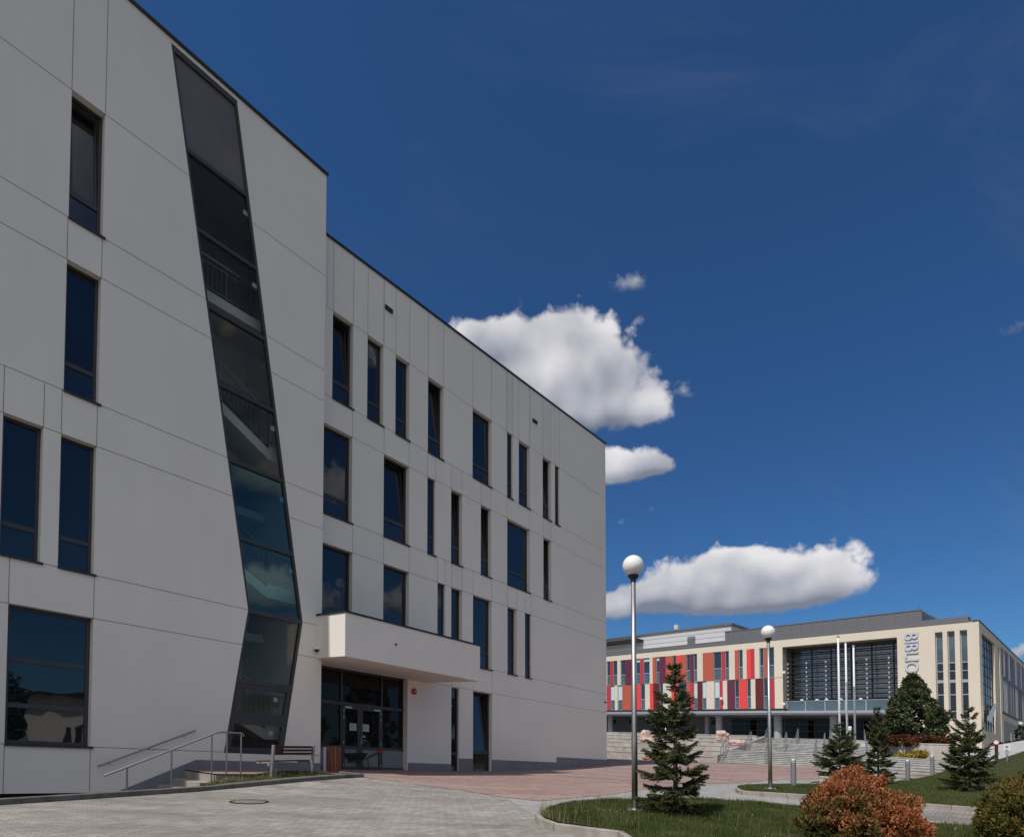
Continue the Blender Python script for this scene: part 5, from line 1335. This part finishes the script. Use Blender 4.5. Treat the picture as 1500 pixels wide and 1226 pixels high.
for k, (x, y, H, rx, pr) in enumerate(((36, 9, 8.5, 3.2, 1), (38, 16, 7.4, 3.6, 0), (36.5, 23, 9.2, 3.0, 1), (40, 31, 7.8, 3.8, 0), (33, -8, 8.8, 3.6, 0))):
    crown('tree', 'tall dark tree across the yard mirrored in the entrance glass', 'tree', (x, y, G(x, y) - .2), H, rx, 40 + k, M['leaf'], [.5, .8, 1.0, .95, .85, .7, .5, .3] if pr else [.35, .75, 1.0, 1.0, .9, .75, .45, .2], 170, .17, 130, group='trees across the yard')
cover('ground_cover', 'low reddish ground cover on the bed above the concrete wall', 'ground cover', [(1296, 1090), (1350, 1090), (1402, 1091)], (52.5, 50.5), M['redcover'], [12, 15, 10], 2, .10, 170)
cover('yellow_shrub', 'low golden yellow shrubs below the concrete retaining wall', 'shrub', [(1296, 1119), (1330, 1113), (1366, 1107)], (46.5, 46.5), M['yellow'], [9, 9, 7], 4, .08, 110, 1.6)
b = at(1377, 1088, 53); crown('red_shrub', 'small red-leaved shrub beside the broad dark tree', 'shrub', b, 22 * 53 / FOC, 11 * 53 / FOC, 6, M['redshrub'], [.6, 1, 1, .8, .3], 40, .09, 700)
b = at(1497, 1096, 64); crown('columnar_thuja', 'dark columnar thuja by the library side wall at right edge', 'thuja', b, 33 * 64 / FOC, 8 * 64 / FOC, 8, M['hedge'], [.7, 1, 1, .85, .25], 90, .10, 500)
cover('hedge', 'low dark hedge along the foot of the library side wall', 'hedge', [(1462, 1093), (1485, 1092), (1510, 1091)], (66, 70), M['hedge'], [4, 5, 9], 7, .10, 60, 1.0)

# ---- grass
def blades(name, pts, hgt, seed, label=None):
    rg = np.random.default_rng(seed); P_ = np.array([tuple(p) for p in pts]); n = len(P_)
    h = hgt * (.45 + .9 * rg.random(n)) * (.55 + .95 * np.array([patch(q[0] * 1.7, q[1] * 1.7) for q in P_])); az = rg.random(n) * 6.283; w = .0035 + .004 * rg.random(n); ln = .55 * rg.random(n); az2 = rg.random(n) * 6.283
    ax = np.stack([np.cos(az), np.sin(az), np.zeros(n)], 1) * w[:, None]; le = np.stack([np.cos(az2), np.sin(az2), np.zeros(n)], 1) * (h * ln)[:, None]
    tip = P_ + le + np.stack([np.zeros(n), np.zeros(n), h], 1)
    V_ = np.stack([P_ - ax, P_ + ax, tip], 1).reshape(-1, 3); F_ = np.arange(3 * n).reshape(-1, 3)
    o = raw_mesh(name, V_, F_, M['grass']); o['kind'] = 'stuff'
    return o
def inpoly(x, y, P_):
    c = False; j = len(P_) - 1
    for i in range(len(P_)):
        xi, yi = P_[i]; xj, yj = P_[j]
        if (yi > y) != (yj > y) and x < (xj - xi) * (y - yi) / (yj - yi) + xi: c = not c
        j = i
    return c
def patch(x, y): return .5 + .5 * math.sin(x * 2.1 + 1.3 * math.sin(y * 1.7)) * math.sin(y * 2.6 + x)
def scatter(P_, zf, n, seed, off=0.0, bare=.12, ymax=1e9):
    rs = random.Random(seed); xs = [p[0] for p in P_]; ys = [p[1] for p in P_]; out = []
    x0, x1, y0, y1 = min(xs), min(max(xs), 15), max(min(ys), 6.5), max(ys)
    cells = {}
    while len(out) < n:
        x, y = x0 + (x1 - x0) * rs.random(), y0 + (y1 - y0) * rs.random()
        if x / y > .86 or x / y < -.86 or patch(x, y) < bare * rs.random() * 2 or not inpoly(x, y, P_): continue
        k = (int(x * 4), int(y * 4))
        out.append((x, y, zf(x, y) + off))
    return out
def fastz(zf, P_, step=.25):
    """bilinear table of a height function"""
    xs = [p[0] for p in P_]; ys = [p[1] for p in P_]; x0, y0 = min(xs) - step, min(ys) - step
    nx_, ny_ = int((max(xs) - x0) / step) + 3, int((max(ys) - y0) / step) + 3
    T = [[zf(x0 + i * step, y0 + j * step) for i in range(nx_)] for j in range(ny_)]
    def f(x, y):
        a, b = (x - x0) / step, (y - y0) / step; i, j = int(a), int(b); a -= i; b -= j
        return (T[j][i] * (1 - a) + T[j][i + 1] * a) * (1 - b) + (T[j + 1][i] * (1 - a) + T[j + 1][i + 1] * a) * b
    return f
blades('grass', scatter(LAWN1, fastz(zlawn, LAWN1), 105000, 1), .062, 1)
rs = random.Random(5); pts = []
for k in range(80000):
    s = rs.random() ** .9; t = rs.random() ** 1.25; pts.append(bank(s, t))
blades('grass', pts, .055, 2)
blades('grass', scatter(strip, fastz(zstrip, strip), 5200, 3, bare=.3), .085, 3)
# daisies, weeds and dry stalks
def small_stuff(name, pts, m, fn):
    V_, F_ = [], []
    for q in pts: fn(V_, F_, q)
    o = raw_mesh(name, V_, F_, m); o['kind'] = 'stuff'
rs = random.Random(12); zl = fastz(zlawn, LAWN1)
dz = [q for q in scatter(LAWN1, zl, 900, 31) if patch(q[0] * .8 + 2, q[1] * .8) > .80][:90] + [tuple(bank(.02 + .9 * rs.random(), .05 + .5 * rs.random())) for _ in range(40)]
def daisy(V_, F_, q):
    r = .011 + .005 * rs.random(); i = len(V_); z = q[2] + .05 + .03 * rs.random(); t = rs.random() * 3
    for k in range(4): V_.append((q[0] + r * math.cos(t + k * 1.571), q[1] + r * math.sin(t + k * 1.571), z + .004 * math.sin(k * 3)))
    F_.append((i, i + 1, i + 2, i + 3))
small_stuff('daisies', dz, M['whitep'], daisy)
M['straw'] = mat('dry_straw', (.27, .22, .12), .9, var=.3)
def stalk(V_, F_, q):
    h = .12 + .22 * rs.random(); a = rs.random() * 6.28; b = .35 * h * rs.random(); i = len(V_)
    V_.extend([(q[0] - .003, q[1], q[2]), (q[0] + .003, q[1], q[2]), (q[0] + b * math.cos(a), q[1] + b * math.sin(a), q[2] + h)]); F_.append((i, i + 1, i + 2))
edge = []
for a, b in zip(isl_in[2:-1], isl_in[3:]):
    for _ in range(10):
        t = rs.random(); x, y = a[0] + (b[0] - a[0]) * t + rs.gauss(0, .03), a[1] + (b[1] - a[1]) * t + rs.gauss(0, .03); edge.append((x, y, zlawn(x, y)))
small_stuff('dry_stalks', edge + scatter(LAWN1, zl, 260, 41) + scatter(strip, fastz(zstrip, strip), 120, 42), M['straw'], stalk)

# ---- sky with cumulus
W = bpy.data.worlds.new('World'); sc.world = W; W.use_nodes = True
nt = W.node_tree; N = nt.nodes; L = nt.links
for n in list(N): N.remove(n)
class X:
    def __init__(s, k): s.k = k
    @staticmethod
    def op(o, *a):
        n = N.new('ShaderNodeMath'); n.operation = o
        for i, v in enumerate(a):
            if isinstance(v, X): L.new(v.k, n.inputs[i])
            else: n.inputs[i].default_value = v
        return X(n.outputs[0])
    def __add__(s, o): return X.op('ADD', s, o)
    __radd__ = __add__
    def __sub__(s, o): return X.op('SUBTRACT', s, o)
    def __rsub__(s, o): return X.op('SUBTRACT', o, s)
    def __mul__(s, o): return X.op('MULTIPLY', s, o)
    __rmul__ = __mul__
    def __truediv__(s, o): return X.op('DIVIDE', s, o)
    def clamp(s): return X.op('MINIMUM', X.op('MAXIMUM', s, 0.0), 1.0)
    def mx(s, o): return X.op('MAXIMUM', s, o)
    def mn(s, o): return X.op('MINIMUM', s, o)
def sstep(x, a, b):
    t = ((x - a) / (b - a)).clamp(); return t * t * (3 - 2 * t)
tc = N.new('ShaderNodeTexCoord'); DIR = tc.outputs['Generated']
def dotc(sock, v):
    n = N.new('ShaderNodeVectorMath'); n.operation = 'DOT_PRODUCT'; L.new(sock, n.inputs[0]); n.inputs[1].default_value = v; return X(n.outputs['Value'])
def noise(vec, scale, detail, rough=.6, off=(0, 0, 0), stretch=(1, 1, 1), dist=0.0):
    m = N.new('ShaderNodeMapping'); m.inputs['Location'].default_value = off; m.inputs['Scale'].default_value = stretch; L.new(vec, m.inputs[0])
    n = N.new('ShaderNodeTexNoise'); n.inputs['Scale'].default_value = scale; n.inputs['Detail'].default_value = detail; n.inputs['Roughness'].default_value = rough; n.inputs['Distortion'].default_value = dist
    L.new(m.outputs[0], n.inputs['Vector']); return X(n.outputs['Fac'])
def vor(vec, scale, off=(0, 0, 0), sm=.25):
    m = N.new('ShaderNodeMapping'); m.inputs['Location'].default_value = off; L.new(vec, m.inputs[0])
    n = N.new('ShaderNodeTexVoronoi'); n.feature = 'F1'; n.inputs['Scale'].default_value = scale
    L.new(m.outputs[0], n.inputs['Vector']); return X(n.outputs['Distance'])
wz = N.new('ShaderNodeTexNoise'); wz.inputs['Scale'].default_value = 22; wz.inputs['Detail'].default_value = 3; L.new(DIR, wz.inputs['Vector'])
ws = N.new('ShaderNodeVectorMath'); ws.operation = 'SUBTRACT'; L.new(wz.outputs['Color'], ws.inputs[0]); ws.inputs[1].default_value = (.5, .5, .5)
wm = N.new('ShaderNodeVectorMath'); wm.operation = 'MULTIPLY_ADD'; L.new(ws.outputs[0], wm.inputs[0]); wm.inputs[1].default_value = (.035, .035, .035); L.new(DIR, wm.inputs[2])
WD = wm.outputs[0]
v1, v2, v3 = vor(WD, 15), vor(WD, 36, (2, 1, 0)), vor(WD, 82, (0, 3, 1))
BIL = (.42 - v1) * 1.0 + (.42 - v2) * .55 + (.42 - v3) * .30
n_big = noise(DIR, 9, 9, .62)
n_fine = noise(DIR, 60, 5, .6, (3.1, 1.7, .4))
n_soft = noise(DIR, 9, 2, .5, (5, 2, 1))
n_soft2 = noise(DIR, 9, 2, .5, (5.016, 2.010, .96))

def cloud_group(blobs, fwd, amp=1.0, flat=1.7, soft=.20, th=.30, wisp=.55):
    """blobs (a, b, ra, rb, weight) on the sky: bearings and heights as tangents about a direction"""
    f = Vector(fwd).normalized(); r = f.cross(Vector((0, 0, 1))).normalized(); u = r.cross(f)
    df = dotc(DIR, f).mx(.02); a = dotc(DIR, r) / df; b = dotc(DIR, u) / df
    F = None; Hh = None
    for (ca, cb, ra, rb, wt) in blobs:
        x = (a - ca) / ra; y = (b - cb) / rb
        y = y.mx(y * (-flat))                         # flatter bases
        w = X.op('EXPONENT', (x * x + y * y) * -1.5) * wt
        h = w * ((b - cb) / rb)
        F = w if F is None else F + w; Hh = h if Hh is None else Hh + h
    hgt = Hh / F.mx(.02)
    top = sstep(hgt, -.5, .3)
    edge = (1.15 - sstep(F, .35, 1.2) * .75) * sstep(F, .03, .28)
    e = F.mn(1.3) - th + (BIL * (.35 + top * .45) + (n_big - .5) * 1.1 + (n_fine - .5) * wisp) * edge * amp
    front = sstep(dotc(DIR, f), .05, .2)
    dens = sstep(e, -.02, soft * 2.4) * front
    dens = X.op('POWER', dens.mx(0.0), .85 + (1 - top) * .5)
    core = sstep(F, .4, 1.3)
    lit = .49 + hgt * .50 + hgt.mn(0.0) * .60 + BIL * .16 * (.3 + top * .7) + (n_soft - n_soft2) * 1.1 + (n_soft - .5) * .45 + (n_big - .5) * .25 - core * .12 * (1 - top)
    return dens, lit.clamp()
def sky_uv(px, py, fwd):
    d = ray(px, py); f = Vector(fwd).normalized(); r = f.cross(Vector((0, 0, 1))).normalized(); u = r.cross(f); return d.dot(r) / d.dot(f), d.dot(u) / d.dot(f), d.dot(f)
def blobs(lst, fwd):
    o = []
    for px, py, rx, ry, w in lst:
        a, b, df = sky_uv(px, py, fwd); s = 1 / (FOC * df); o.append((a, b, rx * s, ry * s, w))
    return o
fA = ray(820, 570); fC = ray(1080, 860)
groups = [
 (blobs([(730, 505, 70, 46, 1), (835, 490, 60, 46, 1.1), (800, 550, 120, 66, 1.1), (890, 545, 70, 52, 1), (850, 610, 110, 60, 1), (945, 605, 48, 32, .9), (685, 485, 30, 25, .7)], fA), fA, {}),
 (blobs([(925, 686, 56, 34, 1.1), (890, 692, 44, 34, 1), (966, 684, 26, 22, .8)], fA), fA, dict(amp=.8)),
 (blobs([(1075, 855, 95, 58, 1.2), (1005, 866, 75, 44, 1.1), (1155, 856, 80, 54, 1.15), (1220, 850, 50, 52, 1.15), (1065, 820, 50, 26, .7), (940, 876, 60, 34, 1), (895, 893, 34, 32, .9), (1100, 885, 110, 24, .8)], fC), fC, dict(flat=1.5)),
 (blobs([(1520, 950, 45, 24, 1), (1480, 965, 24, 16, .6)], fC), fC, {}),
 (blobs([(922, 416, 36, 22, .82), (956, 747, 20, 14, .72), (1003, 575, 26, 20, .66), (935, 472, 20, 18, .5), (1490, 482, 40, 30, .72), (1380, 898, 60, 8, .45), (910, 765, 12, 8, .5), (760, 452, 14, 16, .5), (985, 610, 18, 20, .5)], fA), fA, dict(amp=1.0, soft=.55, th=.30, wisp=1.3)),
]
# clouds standing to the right of the view, seen in the panes
fR = Vector((1.04, -.05, .30))
groups.append(([(-.02, .095, .10, .05, 1), (.09, .10, .06, .035, 1), (.09, -.05, .14, .05, 1.1), (-.12, -.06, .1, .04, .9), (.0, .28, .16, .06, .8)], fR, {}))
fB = Vector((-.2, -1, .25))
groups.append(([(0, 0, .3, .08, 1), (.5, .1, .25, .08, 1), (-.6, .05, .3, .09, 1), (.1, .5, .2, .08, .9)], fB, {}))
D = None; LT = None
for bl, f, kw in groups:
    d, l = cloud_group(bl, f, **kw)
    if D is None: D, LT = d, l * d
    else: D, LT = D.mx(d), LT + l * d * (1 - D)
back = sstep(dotc(DIR, (-.25, -.97, 0)), .42, .66) * sstep(noise(DIR, 2.6, 6, .55, (1, 4, 2)), .33, .48) * sstep(dotc(DIR, (0, 0, 1)), .02, .12)  # unseen clouds added behind the view as neutral fill light on the facade
back = back.mx(sstep(dotc(DIR, Vector((.3, -.65, .70)).normalized()), .80, .89) * sstep(noise(DIR, 3.1, 6, .55, (7, 1, 3)), .33, .48))  # unseen high clouds, added for the same facade fill
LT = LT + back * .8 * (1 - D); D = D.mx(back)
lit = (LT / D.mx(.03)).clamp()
# faint high cirrus
cir = sstep(noise(DIR, 2.2, 7, .62, (2, 0, 1), (1, 3.4, 2.2), .6), .50, .85) * .15
sky = N.new('ShaderNodeTexSky'); sky.sky_type = 'NISHITA'; sky.sun_disc = False
sky.sun_elevation = R(56); sky.sun_rotation = math.atan2(SUNDIR.x, SUNDIR.y)
sky.air_density = 1.0; sky.dust_density = .4; sky.ozone_density = 2.0; sky.altitude = 250
tint = N.new('ShaderNodeMix'); tint.data_type = 'RGBA'; tint.blend_type = 'MULTIPLY'; tint.inputs[0].default_value = 1
L.new(sky.outputs[0], tint.inputs[6]); tint.inputs[7].default_value = (.26, .505, .77, 1)
bs = N.new('ShaderNodeBackground'); bs.inputs[1].default_value = .10; L.new(tint.outputs[2], bs.inputs[0])
ramp = N.new('ShaderNodeValToRGB'); L.new(lit.k, ramp.inputs[0]); el = ramp.color_ramp.elements
el[0].position = .05; el[0].color = (.20, .225, .285, 1); el[1].position = .95; el[1].color = (.82, .80, .81, 1)
e = el.new(.45); e.color = (.46, .475, .53, 1)
bc = N.new('ShaderNodeBackground'); bc.inputs[1].default_value = 1.0; L.new(ramp.outputs[0], bc.inputs[0])
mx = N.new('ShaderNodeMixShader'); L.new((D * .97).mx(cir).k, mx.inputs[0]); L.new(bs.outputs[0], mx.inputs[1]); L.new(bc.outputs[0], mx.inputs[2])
out = N.new('ShaderNodeOutputWorld'); L.new(mx.outputs[0], out.inputs['Surface'])
W.cycles.sampling_method = 'MANUAL'; W.cycles.sample_map_resolution = 512
vs = sc.view_settings; vs.view_transform = 'Standard'; vs.look = 'None'; vs.gamma = 1; vs.use_curve_mapping = False; vs.exposure = 0
